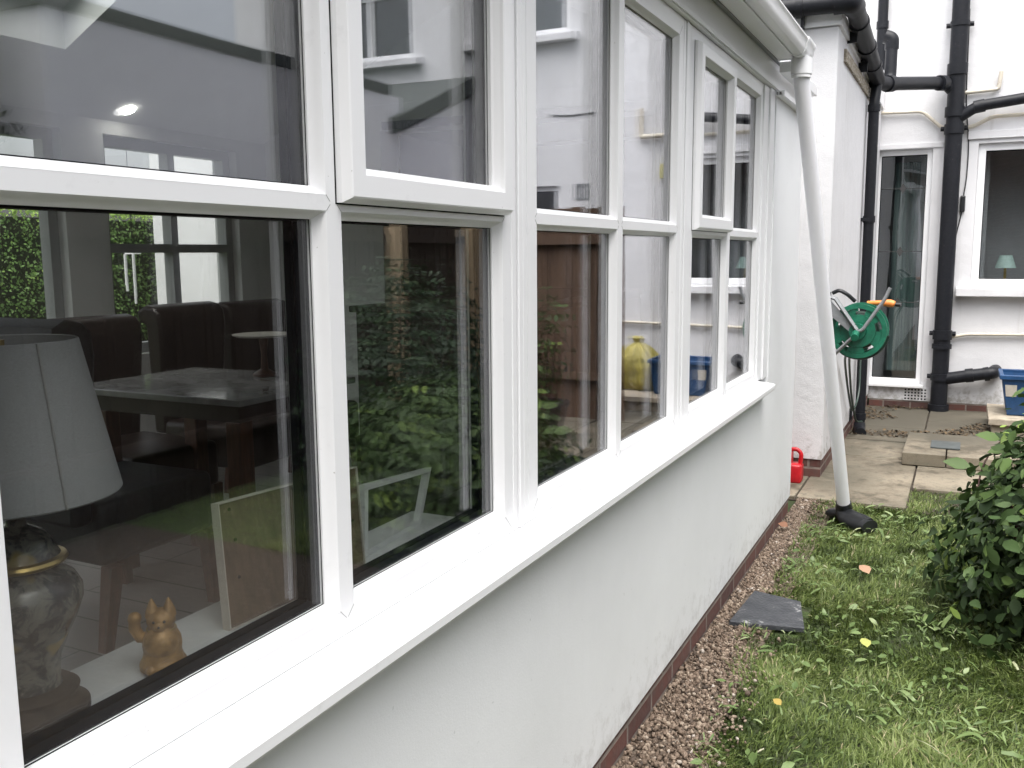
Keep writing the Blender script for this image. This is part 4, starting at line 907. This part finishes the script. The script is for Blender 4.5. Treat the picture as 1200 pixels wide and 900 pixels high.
# ---------- red jug behind the corner
jg = thing('red_jug', 'red plastic jerrycan on the paving, tucked behind the conservatory corner', 'jug', (-.10, 5.72, 0))
bm = new_bm(); jx, jy = -.105, 5.72
rbm(bm, (jx - .07, jy - .055, .004), (jx + .065, jy + .055, .125), .018); rbm(bm, (jx - .07, jy - .05, .12), (jx + .005, jy + .05, .20), .016)
mk('body', bm, M['red'], jg, smooth=True)
bm = new_bm(); tube(bm, bend([(jx + .05, jy, .11), (jx + .056, jy, .185), (jx + .03, jy, .212), (jx - .03, jy, .205)], .03), .013, 12); mk('handle', bm, M['red'], jg, smooth=True)
bm = new_bm(); lathe(bm, [(0, .2), (.022, .2), (.022, .222), (.018, .226), (0, .226)], (jx - .035, jy, 0), 20); mk('cap', bm, M['red'], jg, smooth=True, angle=30)

# ---------- paving
pv = new_bm()
def slab(bm, x0, y0, x1, y1, z, th=.05, g=.006):
    jz = random.uniform(-.003, .003)
    hull(bm, [(x0 + g, y0 + g, z - th), (x1 - g, y0 + g, z - th), (x1 - g, y1 - g, z - th), (x0 + g, y1 - g, z - th), (x0 + g, y0 + g, z + jz + random.uniform(-.002, .002)), (x1 - g, y0 + g, z + jz), (x1 - g, y1 - g, z + jz + random.uniform(-.002, .002)), (x0 + g, y1 - g, z + jz)])
bm = new_bm()
xs = [-.62, -.02, .57, 1.2, 1.85, 2.5, 3.1, 3.7]
for i in range(len(xs) - 1):
    ys = [5.34, 5.90, 6.50, 7.1, 7.7, 8.3, 8.925] if xs[i] < .5 else [5.82, 6.42, 7.05, 7.65, 8.25, 8.925]
    if i % 2: ys = ys[:1] + [y_ + .14 for y_ in ys[1:-1]] + ys[-1:]
    for a, b in zip(ys, ys[1:]): slab(bm, xs[i], a, xs[i + 1], b, .012)
tag(mk('paving', bm, M['paving'], bevel=.003), kind='structure')
bm = new_bm(); box(bm, (-.62, 5.33, -.02), (3.7, 8.92, -.004)) ; 
tag(mk('paving_bed', bm, M['soil']), kind='structure')
bm = new_bm()
for x0, x1 in ((.475, .74), (.74, 1.02), (1.02, 1.3)): slab(bm, x0, 6.45, x1, 6.86, .095, .08, .004)
slab(bm, .475, 6.87, 1.3, 7.25, .092, .08, .004)
stp = thing('stone_step', 'low raised stone step on the paving in front of the soil stack', 'step', (.9, 6.8, .01)); mk('slab', bm, M['paving'], stp, bevel=.004)
bm = new_bm(); box(bm, (.64, 6.66, .0975), (.82, 6.90, .108)); tag(mk('slate_offcut', bm, M['slate'], bevel=.002), 'dark slate offcut lying flat on the raised stone step', 'slate')
lw_ = thing('stone_ledge', 'low stone ledge carrying the blue recycling box at the house wall', 'ledge', (1.4, 8.1, 0))
bm = new_bm(); slab(bm, 1.00, 7.72, 1.36, 8.5, .15, .05, .003); slab(bm, 1.36, 7.72, 2.0, 8.5, .15, .05, .003); mk('coping', bm, M['stone'], lw_, bevel=.006)
bm = new_bm(); box(bm, (1.03, 7.76, .0), (1.97, 8.46, .098)); mk('base', bm, M['stone'], lw_)
# leaf litter and dirt on the paving
n = 2600; pos = np.stack([rng.uniform(-.0, 1.1, n), np.minimum(8.88, 7.4 + np.abs(rng.normal(0, .9, n))), np.full(n, .018) + rng.uniform(0, .006, n)], 1)
pos = pos[(vnoise(pos, 6, 3) > .1)]; n = len(pos)
nd = np.stack([rng.normal(0, .3, n), rng.normal(0, .3, n), np.ones(n)], 1)
o = scatter('leaf_litter', SMALL_V, SMALL_F, pos, frames(nd, rng.uniform(0, 6.28, n)), rng.uniform(.012, .04, n), tint_mat('litter', [(0, (.03, .02, .012)), (1, (.13, .09, .05))], .9), rng.uniform(0, 1, n)); tag(o, kind='stuff')
# recycling box
rbx = thing('recycling_box', 'blue plastic recycling box standing on the stone ledge', 'recycling box', (1.32, 8.12, .15))
bm = new_bm(); z0, z1 = .153, .455
def taper(bm, a, b, z0, z1, t=.012):
    (x0, y0, x1, y1), (X0, Y0_, X1, Y1_) = a, b
    o_ = [bm.verts.new(p) for p in ((x0, y0, z0), (x1, y0, z0), (x1, y1, z0), (x0, y1, z0), (X0, Y0_, z1), (X1, Y0_, z1), (X1, Y1_, z1), (X0, Y1_, z1))]
    i_ = [bm.verts.new(p) for p in ((x0 + t, y0 + t, z0 + t), (x1 - t, y0 + t, z0 + t), (x1 - t, y1 - t, z0 + t), (x0 + t, y1 - t, z0 + t), (X0 + t, Y0_ + t, z1), (X1 - t, Y0_ + t, z1), (X1 - t, Y1_ - t, z1), (X0 + t, Y1_ - t, z1))]
    bm.faces.new(o_[3::-1]); bm.faces.new(i_[:4])
    for k in range(4):
        j = (k + 1) % 4
        bm.faces.new((o_[k], o_[j], o_[4 + j], o_[4 + k])); bm.faces.new((i_[j], i_[k], i_[4 + k], i_[4 + j])); bm.faces.new((o_[4 + k], o_[4 + j], i_[4 + j], i_[4 + k]))
taper(bm, (1.13, 7.93, 1.58, 8.27), (1.08, 7.89, 1.63, 8.31), z0, z1)
mk('body', bm, M['blue'], rbx, bevel=.012)
bm = new_bm(); plate(bm, 'z', .43, .465, (1.065, 7.875, 1.645, 8.325), [(1.094, 7.904, 1.616, 8.296)]); mk('rim', bm, M['blue'], rbx, bevel=.005)
bm = new_bm(); hull(bm, [(1.115, 7.906, .30), (1.185, 7.906, .30), (1.185, 7.912, .30), (1.115, 7.912, .30), (1.105, 7.888, .39), (1.185, 7.888, .39), (1.185, 7.894, .39), (1.105, 7.894, .39)]); mk('label', bm, M['cardedge'], rbx)
ys_ = thing('yellow_sack', 'yellow plastic sack slumped by the house wall, right of the blue box', 'sack', (1.85, 8.3, .15))
bm = new_bm(); lathe(bm, [(0, .0), (.15, .0), (.20, .06), (.21, .18), (.17, .30), (.11, .38), (.04, .43), (.055, .47), (.03, .49), (0, .49)], (1.79, 8.2, .153), 40, 1, .8)
bmesh.ops.subdivide_edges(bm, edges=bm.edges[:], cuts=2, use_grid_fill=True)
for v_ in bm.verts:
    q_ = v_.co - Vector((1.79, 8.2, .35)); a_ = math.atan2(q_.y, q_.x); k_ = 1 + .10 * math.sin(5 * a_ + 9 * q_.z) + .06 * math.sin(11 * a_ - 17 * q_.z) + .05 * math.sin(23 * q_.z)
    v_.co.x = 1.79 + q_.x * k_ + .25 * max(0, q_.z) ** 1.5; v_.co.y = 8.2 + q_.y * k_
mk('body', bm, M['yellow'], ys_, smooth=True)

# ---------- plastic access cover beside the gravel
bm = new_bm(); hull(bm, [(.058, 3.35, .0), (.325, 3.405, .0), (.27, 3.67, .0), (.08, 3.71, .0), (.058, 3.35, .022), (.325, 3.405, .020), (.27, 3.67, .022), (.08, 3.71, .024)])
tag(mk('ground_cover_plate', bm, M['cover'], bevel=.003), 'dark mottled square cover plate between gravel strip and lawn', 'cover plate')

# ---------- gravel strip
def edge_x(y): return np.interp(y, [1.5, 2.3, 2.9, 3.5, 3.9, 5.0], [.24, .2, .16, .11, .085, .07]) + .012 * np.sin(y * 7) + .01 * np.sin(y * 17)
bm = new_bm(); box(bm, (-.006, -2.2, -.02), (.21, 5.3, .0)); tag(mk('gravel_bed', bm, M['gravelbed']), kind='structure')
ico = bmesh.new(); bmesh.ops.create_icosphere(ico, subdivisions=1, radius=1); iv = np.array([v.co[:] for v in ico.verts]); ifc = [[v.index for v in f_.verts] for f_ in ico.faces]; ico.free()
iv2 = iv * (1 + .18 * rng.normal(size=(len(iv), 1)))
n = 15000; yy = rng.uniform(1.6, 5.32, n); xx = rng.uniform(-.004, 1, n) * (edge_x(yy) + .03) + .002; 
far = rng.uniform(0, 1, n) < .09; xx = np.where(far, edge_x(yy) + np.abs(rng.normal(0, .05, n)), xx)
inpl = (xx > .05) & (xx < .33) & (yy > 3.34) & (yy < 3.72)
xx, yy = xx[~inpl], yy[~inpl]; n = len(xx)
pos = np.stack([xx, yy, rng.uniform(.0, .014, n)], 1)
S = np.clip(rng.lognormal(-5.25, .33, n), .0026, .0105)[:, None] * rng.uniform(.6, 1.25, (n, 3)) 
nd = rng.normal(size=(n, 3))
o = scatter('gravel', iv2, ifc, pos, frames(nd, rng.uniform(0, 6.28, n)), S, M['stones'], np.clip(rng.beta(2, 2.2, n), 0, 1), smooth=False); tag(o, kind='stuff')

# ---------- lawn
bm = new_bm(); prism(bm, [(3.0, -3.0)] + [(3.0, 3.34), (1.3, 3.33)] + [(1.07 + .04 * math.sin(y_ * 6) + .015 * math.sin(y_ * 19), y_) for y_ in [3.28 - .08 * k for k in range(78)]], 'z', -.02, .006); tag(mk('soil_border', bm, M['soil']), kind='structure')
def lawn(n, x0, x1, y0, y1, seed):
    g = np.random.default_rng(seed)
    xx = g.uniform(x0, x1, n); yy = g.uniform(y0, y1, n)
    p = np.stack([xx, yy, np.zeros(n)], 1)
    dens = vnoise(p, 9, 11) * .6 + vnoise(p, 23, 12) * .4
    keep = (g.uniform(0, 1, n) < .62 + .6 * dens)
    lim = np.where(xx < .57, 5.33, 5.81)
    keep &= (xx > edge_x(yy) - .02 + np.abs(g.normal(0, .025, n))) & (yy < lim + g.normal(0, .02, n))
    keep &= ~((xx > .065) & (xx < .315) & (yy > 3.36) & (yy < 3.70))
    keep &= ~((xx > 1.08 + .04 * np.sin(yy * 6)) & (yy < 3.3))
    xx, yy, dens = xx[keep], yy[keep], dens[keep]; n = len(xx)
    pp = np.stack([xx, yy, np.zeros(n)], 1); patch = vnoise(pp, 4.2, 44); tuft = vnoise(pp, 14, 45)
    near_edge = np.clip(1 - (xx - edge_x(yy)) / .10, 0, 1)
    ln = g.uniform(.012, .046, n) * (1 + .45 * patch + .35 * tuft + .35 * near_edge); wd = g.uniform(.0009, .0027, n)
    flow = 3.2 * vnoise(pp, 2.6, 46) + 1.8 * tuft; a = flow + g.normal(0, 1.0, n) ; lean = np.clip(g.normal(.85, .4, n) + .25 * patch, .05, 1.45)
    d = np.stack([np.cos(a), np.sin(a), np.zeros(n)], 1); s = np.stack([-np.sin(a), np.cos(a), np.zeros(n)], 1); z = np.array([[0, 0, 1.]])
    b = np.stack([xx, yy, np.full(n, -.01)], 1)
    m1 = b + (d * np.sin(lean)[:, None] * .45 + z * np.cos(lean)[:, None] * .6) * ln[:, None]
    l2 = lean + .5; t = m1 + (d * np.sin(l2)[:, None] * .55 + z * np.cos(l2)[:, None] * .5) * ln[:, None]
    t[:, 2] = np.maximum(t[:, 2], .004)
    w_ = s * wd[:, None]
    V = np.stack([b - w_, b + w_, m1 - w_ * .9, m1 + w_ * .9, t], 1).reshape(-1, 3)
    base = (np.arange(n) * 5)[:, None]; F = (base + np.array([[0, 1, 3, 2, 2, 3, 4]])).ravel()
    tint = np.clip(.36 + .45 * dens + .18 * patch + .2 * tuft + g.normal(0, .2, n) + (g.uniform(0, 1, n) < .03) * .45, 0, 1)
    return V, F, np.tile([4, 3], n), np.repeat(tint, 2)
V1, F1, C1, T1 = lawn(260000, .1, 2.1, 1.7, 5.85, 21); V2, F2, C2, T2 = lawn(45000, .1, 4.2, -1.0, 5.85, 22)
o = fast_mesh('grass', np.concatenate([V1, V2]), np.concatenate([F1, F2 + len(V1)]), np.concatenate([C1, C2]), M['grass'], np.concatenate([T1, T2])); tag(o, kind='stuff')
# cut grass and torn weed leaves lying on the lawn
n = 15000; xx = rng.uniform(.12, 1.9, n); yy = rng.uniform(1.8, 5.3, n)
p_ = np.stack([xx, yy, np.zeros(n)], 1); k = (vnoise(p_, 5, 5) * .8 + vnoise(p_, 17, 6) * .9 + rng.normal(0, .28, n) > .32) & ~((xx > .04) & (xx < .34) & (yy > 3.33) & (yy < 3.73)) & (xx > edge_x(yy)) & ~((xx > 1.08) & (yy < 3.3)); xx, yy = xx[k], yy[k]; n = len(xx)
pos = np.stack([xx, yy, rng.uniform(.018, .04, n)], 1); nd = np.stack([rng.normal(0, .35, n), rng.normal(0, .35, n), np.ones(n)], 1)
BL_V = [(-.05, 0, 0), (.05, 0, 0), (.075, .35, .07), (-.075, .35, .07), (.06, .7, .05), (-.06, .7, .05), (0, 1, -.05)]; BL_F = [(0, 1, 2, 3), (3, 2, 4, 5), (5, 4, 6)]
o = scatter('cut_grass', BL_V, BL_F, pos, frames(nd, rng.uniform(0, 6.28, n)), np.stack([np.clip(rng.lognormal(-3.55, .42, n), .012, .075)] * 3, 1) * np.stack([rng.uniform(.7, 1.5, n), np.ones(n), rng.uniform(.5, 2, n)], 1), M['clip'], np.clip(rng.beta(1.6, 2.2, n), 0, 1)); tag(o, kind='stuff')
n = 1500; xx = rng.uniform(.15, 1.8, n); yy = rng.uniform(1.8, 5.2, n); p_ = np.stack([xx, yy, np.zeros(n)], 1); k = (vnoise(p_, 5, 9) > -.1) & ~((xx > .04) & (xx < .34) & (yy > 3.33) & (yy < 3.73)) & ~((xx > 1.08) & (yy < 3.3)); xx, yy = xx[k], yy[k]; n = len(xx)
pos = np.stack([xx, yy, rng.uniform(.012, .035, n)], 1); nd = np.stack([rng.normal(0, .4, n), rng.normal(0, .4, n), np.ones(n)], 1)
o = scatter('clover_leaves', LEAF_V, LEAF_F, pos, frames(nd, rng.uniform(0, 6.28, n)), rng.uniform(.015, .042, n), M['clip'], np.clip(rng.beta(1.5, 3, n), 0, 1)); tag(o, kind='stuff')
# single fallen leaves that stand out
for (x_, y_, s_, tn, lab) in ((.49, 4.06, .06, .45, 'pale orange fallen leaf on the lawn near the downpipe shoe'), (.555, 3.27, .045, 1.0, 'yellow green round fallen leaf in the middle of the lawn'), (.06, 4.62, .05, .15, 'reddish brown fallen leaf on the gravel by the brick plinth'), (.36, 2.72, .03, .8, 'small yellow fallen leaf low on the near lawn'), (.235, 2.25, .04, .1, 'brown fallen leaf at the near gravel edge')):
    a = random.uniform(0, 6)
    o = scatter('fallen_leaf', np.array(LEAF_V) * [1.6, 1, 2.2], LEAF_F, np.array([[x_, y_, .042]]), frames(np.array([[.25, -.5, 1.]]), np.array([a])), np.array([s_]), M['deadleaf'], np.array([tn]))
    tag(o, lab, 'leaf', 'single fallen leaves')

# ---------- shrubs and hedges
def shell_points(n, c, rad, g, low=.0, lump=.12, fill=.35, seed=1):
    """points in an uneven ellipsoid, most near the surface"""
    d = g.normal(size=(n, 3)); d /= np.linalg.norm(d, axis=1, keepdims=True)
    r_ = np.where(g.uniform(0, 1, n) < fill, g.uniform(.4, .9, n), np.where(g.uniform(0, 1, n) < .1, g.uniform(1.0, 1.14, n), g.uniform(.82, 1.03, n))) * (1 + lump * vnoise(d * 3, 1.6, seed) * 1.6)
    p = c + d * r_[:, None] * rad
    k = p[:, 2] > low; return p[k], d[k], r_[k]
def shrub(name, label, c, rad, n, size, mt, g, group=None, lump=.14, seed=1, up=.5, nbr=14, cat='shrub'):
    t = thing(name, label, cat, (c[0], c[1], 0), group=group)
    p, d, r_ = shell_points(n, np.array(c), np.array(rad), g, .03, lump, .35, seed)
    m_ = len(p); nd = d * .9 + np.array([[0, 0, up]]) + g.normal(0, .45, (m_, 3))
    cl = vnoise(p, 14, seed + 3)
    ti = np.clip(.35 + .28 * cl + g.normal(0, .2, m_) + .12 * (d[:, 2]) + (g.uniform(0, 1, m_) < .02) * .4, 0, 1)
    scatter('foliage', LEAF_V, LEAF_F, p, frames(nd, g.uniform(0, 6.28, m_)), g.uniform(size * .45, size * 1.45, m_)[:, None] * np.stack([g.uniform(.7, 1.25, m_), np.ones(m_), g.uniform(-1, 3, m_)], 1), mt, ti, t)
    bm = new_bm()
    for k in range(nbr):
        a = g.uniform(0, 2 * PI); e = g.uniform(.3, 1.4); q = np.array(c) + np.array([math.cos(a) * math.cos(e) * rad[0], math.sin(a) * math.cos(e) * rad[1], math.sin(e) * rad[2]]) * .92
        b0 = Vector((c[0] + .08 * math.cos(a), c[1] + .08 * math.sin(a), 0)); q = Vector(q); mid = b0.lerp(q, .5) + Vector((0, 0, .06))
        tube(bm, [b0, mid, q], [.012, .008, .003], 6)
    mk('stems', bm, M['stem'], t, smooth=True)
    return t
g1 = np.random.default_rng(5)
sh = shrub('laurel_shrub', 'dense dark green broad leaved shrub at the right edge of the lawn', (1.33, 3.95, .27), (.55, .64, .54), 8600, .056, M['laurel'], g1, seed=4)
# leaning stem with a few leaves out to the left
bm = new_bm(); tube(bm, bend([(1.15, 3.9, .25), (.87, 4.0, .42), (.90, 4.05, .60), (1.02, 4.1, .72)], .1), [.0035] * 16, 6); mk('stems', bm, M['stem'], sh, smooth=True)
p = np.array([(.85, 3.98, .56), (.90, 4.0, .46), (.95, 4.08, .66), (1.0, 4.1, .70), (1.04, 4.1, .74), (.93, 4.0, .52), (.88, 3.95, .36), (.98, 4.05, .63), (1.08, 4.12, .77), (1.12, 4.1, .79), (1.16, 4.08, .80)])
scatter('foliage', LEAF_V, LEAF_F, p, frames(np.stack([rng.normal(0, .5, len(p)), rng.normal(-.5, .3, len(p)), np.full(len(p), .7)], 1), rng.uniform(0, 6.28, len(p))), rng.uniform(.07, .10, len(p)), M['laurel'], np.array([.7, .6, .8, .9, .95, .75, .6, .8, .97, 1, 1]), sh)
# shrubs further right: only the glass sees them
shrub('garden_shrub', 'bushy evergreen shrub further right in the border, mirrored in the second window', (2.15, 4.7, .55), (.55, .75, .78), 7000, .042, M['ever'], g1, 'border shrubs by the brown fence', seed=8)
shrub('garden_shrub', 'slender loose shrub before the brown fence at the patio edge', (1.95, 6.3, .62), (.22, .25, .50), 500, .05, M['laurel'], g1, 'border shrubs by the brown fence', seed=12, lump=.4)
pt = thing('plant_pot', 'dark round pot holding the slender shrub on the patio', 'pot', (1.95, 6.3, .0))
bm = new_bm(); lathe(bm, [(0, .015), (.14, .015), (.19, .26), (.205, .27), (.205, .30), (.18, .30), (.17, .25), (0, .25)], (1.95, 6.3, 0), 32); mk('body', bm, M['terracotta'], pt, smooth=True, angle=30)
def hedge(name, label, x0, x1, y0, y1, z1, n, size, mt, g, seed=1, cat='hedge', topbright=0, wob=.06):
    t = thing(name, label, cat, ((x0 + x1) / 2, (y0 + y1) / 2, 0))
    # faces of a box, weighted by area
    A = np.array([(y1 - y0) * z1, (y1 - y0) * z1, (x1 - x0) * (y1 - y0), (x1 - x0) * z1, (x1 - x0) * z1]); f_ = g.choice(5, n, p=A / A.sum())
    a = g.uniform(0, 1, n); b = g.uniform(0, 1, n)
    P = np.zeros((n, 3)); Nn = np.zeros((n, 3))
    P[:, 0] = np.choose(f_, [np.full(n, x0), np.full(n, x1), x0 + (x1 - x0) * a, x0 + (x1 - x0) * a, x0 + (x1 - x0) * a])
    P[:, 1] = np.choose(f_, [y0 + (y1 - y0) * a, y0 + (y1 - y0) * a, y0 + (y1 - y0) * b, np.full(n, y0), np.full(n, y1)])
    P[:, 2] = np.choose(f_, [z1 * b, z1 * b, np.full(n, z1), z1 * b, z1 * b])
    Nn[:, 0] = np.choose(f_, [-1, 1, 0, 0, 0]); Nn[:, 1] = np.choose(f_, [0, 0, 0, -1, 1]); Nn[:, 2] = np.choose(f_, [0, 0, 1, 0, 0])
    P += Nn * (wob * vnoise(P, 5, seed) + g.uniform(-wob, wob * .5, n))[:, None]
    nd = Nn + g.normal(0, .6, (n, 3)) + np.array([[0, 0, .3]])
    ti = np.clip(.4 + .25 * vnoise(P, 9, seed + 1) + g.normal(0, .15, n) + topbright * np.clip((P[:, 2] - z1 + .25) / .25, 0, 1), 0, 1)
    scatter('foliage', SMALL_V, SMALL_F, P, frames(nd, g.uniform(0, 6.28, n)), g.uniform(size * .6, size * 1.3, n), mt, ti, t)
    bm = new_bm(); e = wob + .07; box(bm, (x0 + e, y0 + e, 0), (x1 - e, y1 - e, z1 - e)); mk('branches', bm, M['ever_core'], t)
    return t
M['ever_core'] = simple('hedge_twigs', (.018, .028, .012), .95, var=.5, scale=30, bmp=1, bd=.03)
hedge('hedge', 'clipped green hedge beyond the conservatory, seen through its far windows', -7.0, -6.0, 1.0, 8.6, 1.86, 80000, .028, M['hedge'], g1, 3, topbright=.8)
# brown fence panels: one beside the border, one across at the patio
def fence(name, label, a, b, h, seed, mt='fence'):
    t = thing(name, label, 'fence', (a[0], a[1], 0)); a = Vector((*a, 0)); b = Vector((*b, 0)); d = (b - a); ln = d.length; d.normalize(); s = Vector((-d.y, d.x, 0))
    bm = new_bm(); k = 0; x = 0.0; rr = random.Random(seed)
    while x < ln:
        w_ = min(.125, ln - x); o_ = (.012 if k % 2 else 0) + rr.uniform(0, .004); p0 = a + d * x; p1 = a + d * (x + w_); z1 = h + rr.uniform(-.01, .01)
        hull(bm, [p0 + s * o_, p1 + s * o_, p1 + s * (o_ + .012), p0 + s * (o_ + .012)] + [q + Vector((0, 0, z1)) for q in (p0 + s * o_, p1 + s * o_, p1 + s * (o_ + .012), p0 + s * (o_ + .012))])
        x += .118; k += 1
    mk('boards', bm, M[mt], t)
    bm = new_bm()
    for z_ in (.35, h - .3):
        p0, p1 = a - s * .04, b - s * .04
        hull(bm, [p0 + Vector((0, 0, z_)), p1 + Vector((0, 0, z_)), p1 + s * .038 + Vector((0, 0, z_)), p0 + s * .038 + Vector((0, 0, z_)), p0 + Vector((0, 0, z_ + .06)), p1 + Vector((0, 0, z_ + .06)), p1 + s * .038 + Vector((0, 0, z_ + .06)), p0 + s * .038 + Vector((0, 0, z_ + .06))])
    mk('rail', bm, M[mt], t)
    return t, a, d, s, ln
def fpost(t, c, h, w_=.05):
    bm = new_bm(); box(bm, (c.x - w_, c.y - w_, 0), (c.x + w_, c.y + w_, h), .004); mk('post', bm, M['post'], t)
t, a, d, s, ln = fence('fence', 'brown stained board fence across the end of the border', (1.62, 7.22), (3.96, 7.22), 1.78, 3)
for c in ((3.75, 7.10), (3.0, 7.10)): fpost(t, Vector((*c, 0)), 1.80, .10)
t, a, d, s, ln = fence('fence', 'long very dark creosoted board fence along the right of the garden', (3.02, 7.0), (3.02, -3.0), 1.80, 4, 'fence_dark')
for y_ in (5.9, -.2): fpost(t, Vector((2.95, y_, 0)), 1.84)
# outhouse whose wall and roof edge are mirrored in the upper panes
oh = thing('outhouse', 'white single storey outhouse with dark roof edge, mirrored in the upper window panes', 'outbuilding', (4.5, 6, 0))
bm = new_bm(); plate(bm, 'x', 4.0, 4.2, (3.84, -.02, 7.6, 2.86), []); plate(bm, 'x', 4.0, 4.2, (7.6005, -.02, 8.925, 2.55), []); plate(bm, 'y', 3.84, 4.04, (4.2005, -.02, 7, 2.86), [])
hull(bm, [(4.0, 7.6005, 2.5505), (4.2, 7.6005, 2.5505), (4.2, 8.925, 2.5505), (4.0, 8.925, 2.5505), (4.0, 7.6005, 2.5515), (4.2, 7.6005, 2.5515), (4.2, 8.925, 3.05), (4.0, 8.925, 3.05)])
mk('wall', bm, M['outhouse'], oh)
bm = new_bm(); box(bm, (3.985, 3.82, 2.865), (7.0, 7.4, 2.95)); hull(bm, [(3.93, 7.41, 2.52), (7, 7.41, 2.52), (7, 8.92, 3.10), (3.93, 8.92, 3.10), (3.93, 7.41, 2.66), (7, 7.41, 2.66), (7, 8.92, 3.27), (3.93, 8.92, 3.27)]); mk('roof', bm, M['slate'], oh)
# tall dark evergreens left of it
def tree(label, c, rad, h, n, seed):
    t = thing('evergreen_tree', label, 'tree', (c[0], c[1], 0), group='dark evergreens beyond the brown fence')
    g = np.random.default_rng(seed); P = []; Dn = []
    for k in range(16):
        z_ = .9 + (h - 1.2) * k / 15; rr = rad * (1 - .55 * (k / 15) ** 1.5); a = g.uniform(0, 6.28)
        p, d, _ = shell_points(n // 16, np.array([c[0] + math.cos(a) * rr * .35, c[1] + math.sin(a) * rr * .35, z_]), np.array([rr * .8, rr * .8, .5]), g, .1, .3, .3, seed + k); P.append(p); Dn.append(d)
    P = np.concatenate(P); Dn = np.concatenate(Dn); m_ = len(P)
    scatter('crown', SMALL_V, SMALL_F, P, frames(Dn + g.normal(0, .6, (m_, 3)), g.uniform(0, 6.28, m_)), g.uniform(.06, .13, m_), M['ever'], np.clip(.4 + .3 * vnoise(P, 5, seed) + g.normal(0, .15, m_), 0, 1), t)
    bm = new_bm(); tube(bm, [(c[0], c[1], 0), (c[0] + .05, c[1], h * .5), (c[0], c[1], h * .92)], [.13, .09, .03], 10)
    for k in range(10):
        z_ = .8 + k * (h - 1.4) / 10; a = k * 2.4; tube(bm, [(c[0], c[1], z_), (c[0] + math.cos(a) * rad * .7, c[1] + math.sin(a) * rad * .7, z_ + .35)], [.035, .01], 6)
    mk('trunk', bm, M['trunk'], t, smooth=True)
tree('tall dark evergreen beyond the brown fence, next to the outhouse end', (4.7, 2.9), 1.0, 4.6, 9000, 31)
tree('tall dark evergreen beyond the brown fence, further behind the camera', (4.8, 1.0), 1.1, 5.0, 9000, 32)

# unseen house added behind the camera: it keeps the sky off the near reveals
nh = thing('sky_blocking_house', 'unseen brick house added behind the viewpoint to block sky light', 'house', (1, -6.2, 0))
bm = new_bm(); plate(bm, 'y', -6.4, -6.2, (-3.6, .0, 6.5, 5.2), [(-1.2, 1.0, .4, 2.1), (2.2, .1, 3.2, 2.1), (-1.2, 3.2, .2, 4.3)]); mk('wall', bm, M['brick'], nh)
bm = new_bm(); hull(bm, [(-3.8, -12, 5.21), (6.7, -12, 5.21), (6.7, -6.0, 5.21), (-3.8, -6.0, 5.21), (-3.8, -9.1, 7.2), (6.7, -9.1, 7.2), (6.7, -8.9, 7.2), (-3.8, -8.9, 7.2)]); mk('roof', bm, M['slate'], nh)
for (x0, z0, x1, z1) in ((-1.2, 1.0, .4, 2.1), (2.2, .1, 3.2, 2.1), (-1.2, 3.2, .2, 4.3)):
    bm = new_bm(); plate(bm, 'y', -6.33, -6.28, (x0 + .001, z0 + .001, x1 - .001, z1 - .001), [(x0 + .06, z0 + .06, x1 - .06, z1 - .06)]); fr = mk('window', bm, M['upvc'], nh)
    bm = new_bm(); box(bm, (x0 + .05, -6.31, z0 + .05), (x1 - .05, -6.305, z1 - .05)); mk('pane', bm, M['glass_house'], fr)
    bm = new_bm(); plate(bm, 'y', -6.9, -6.85, (x0 - .3, z0 - .3, x1 + .3, z1 + .3), []); mk('room', bm, M['darkwall'], fr)
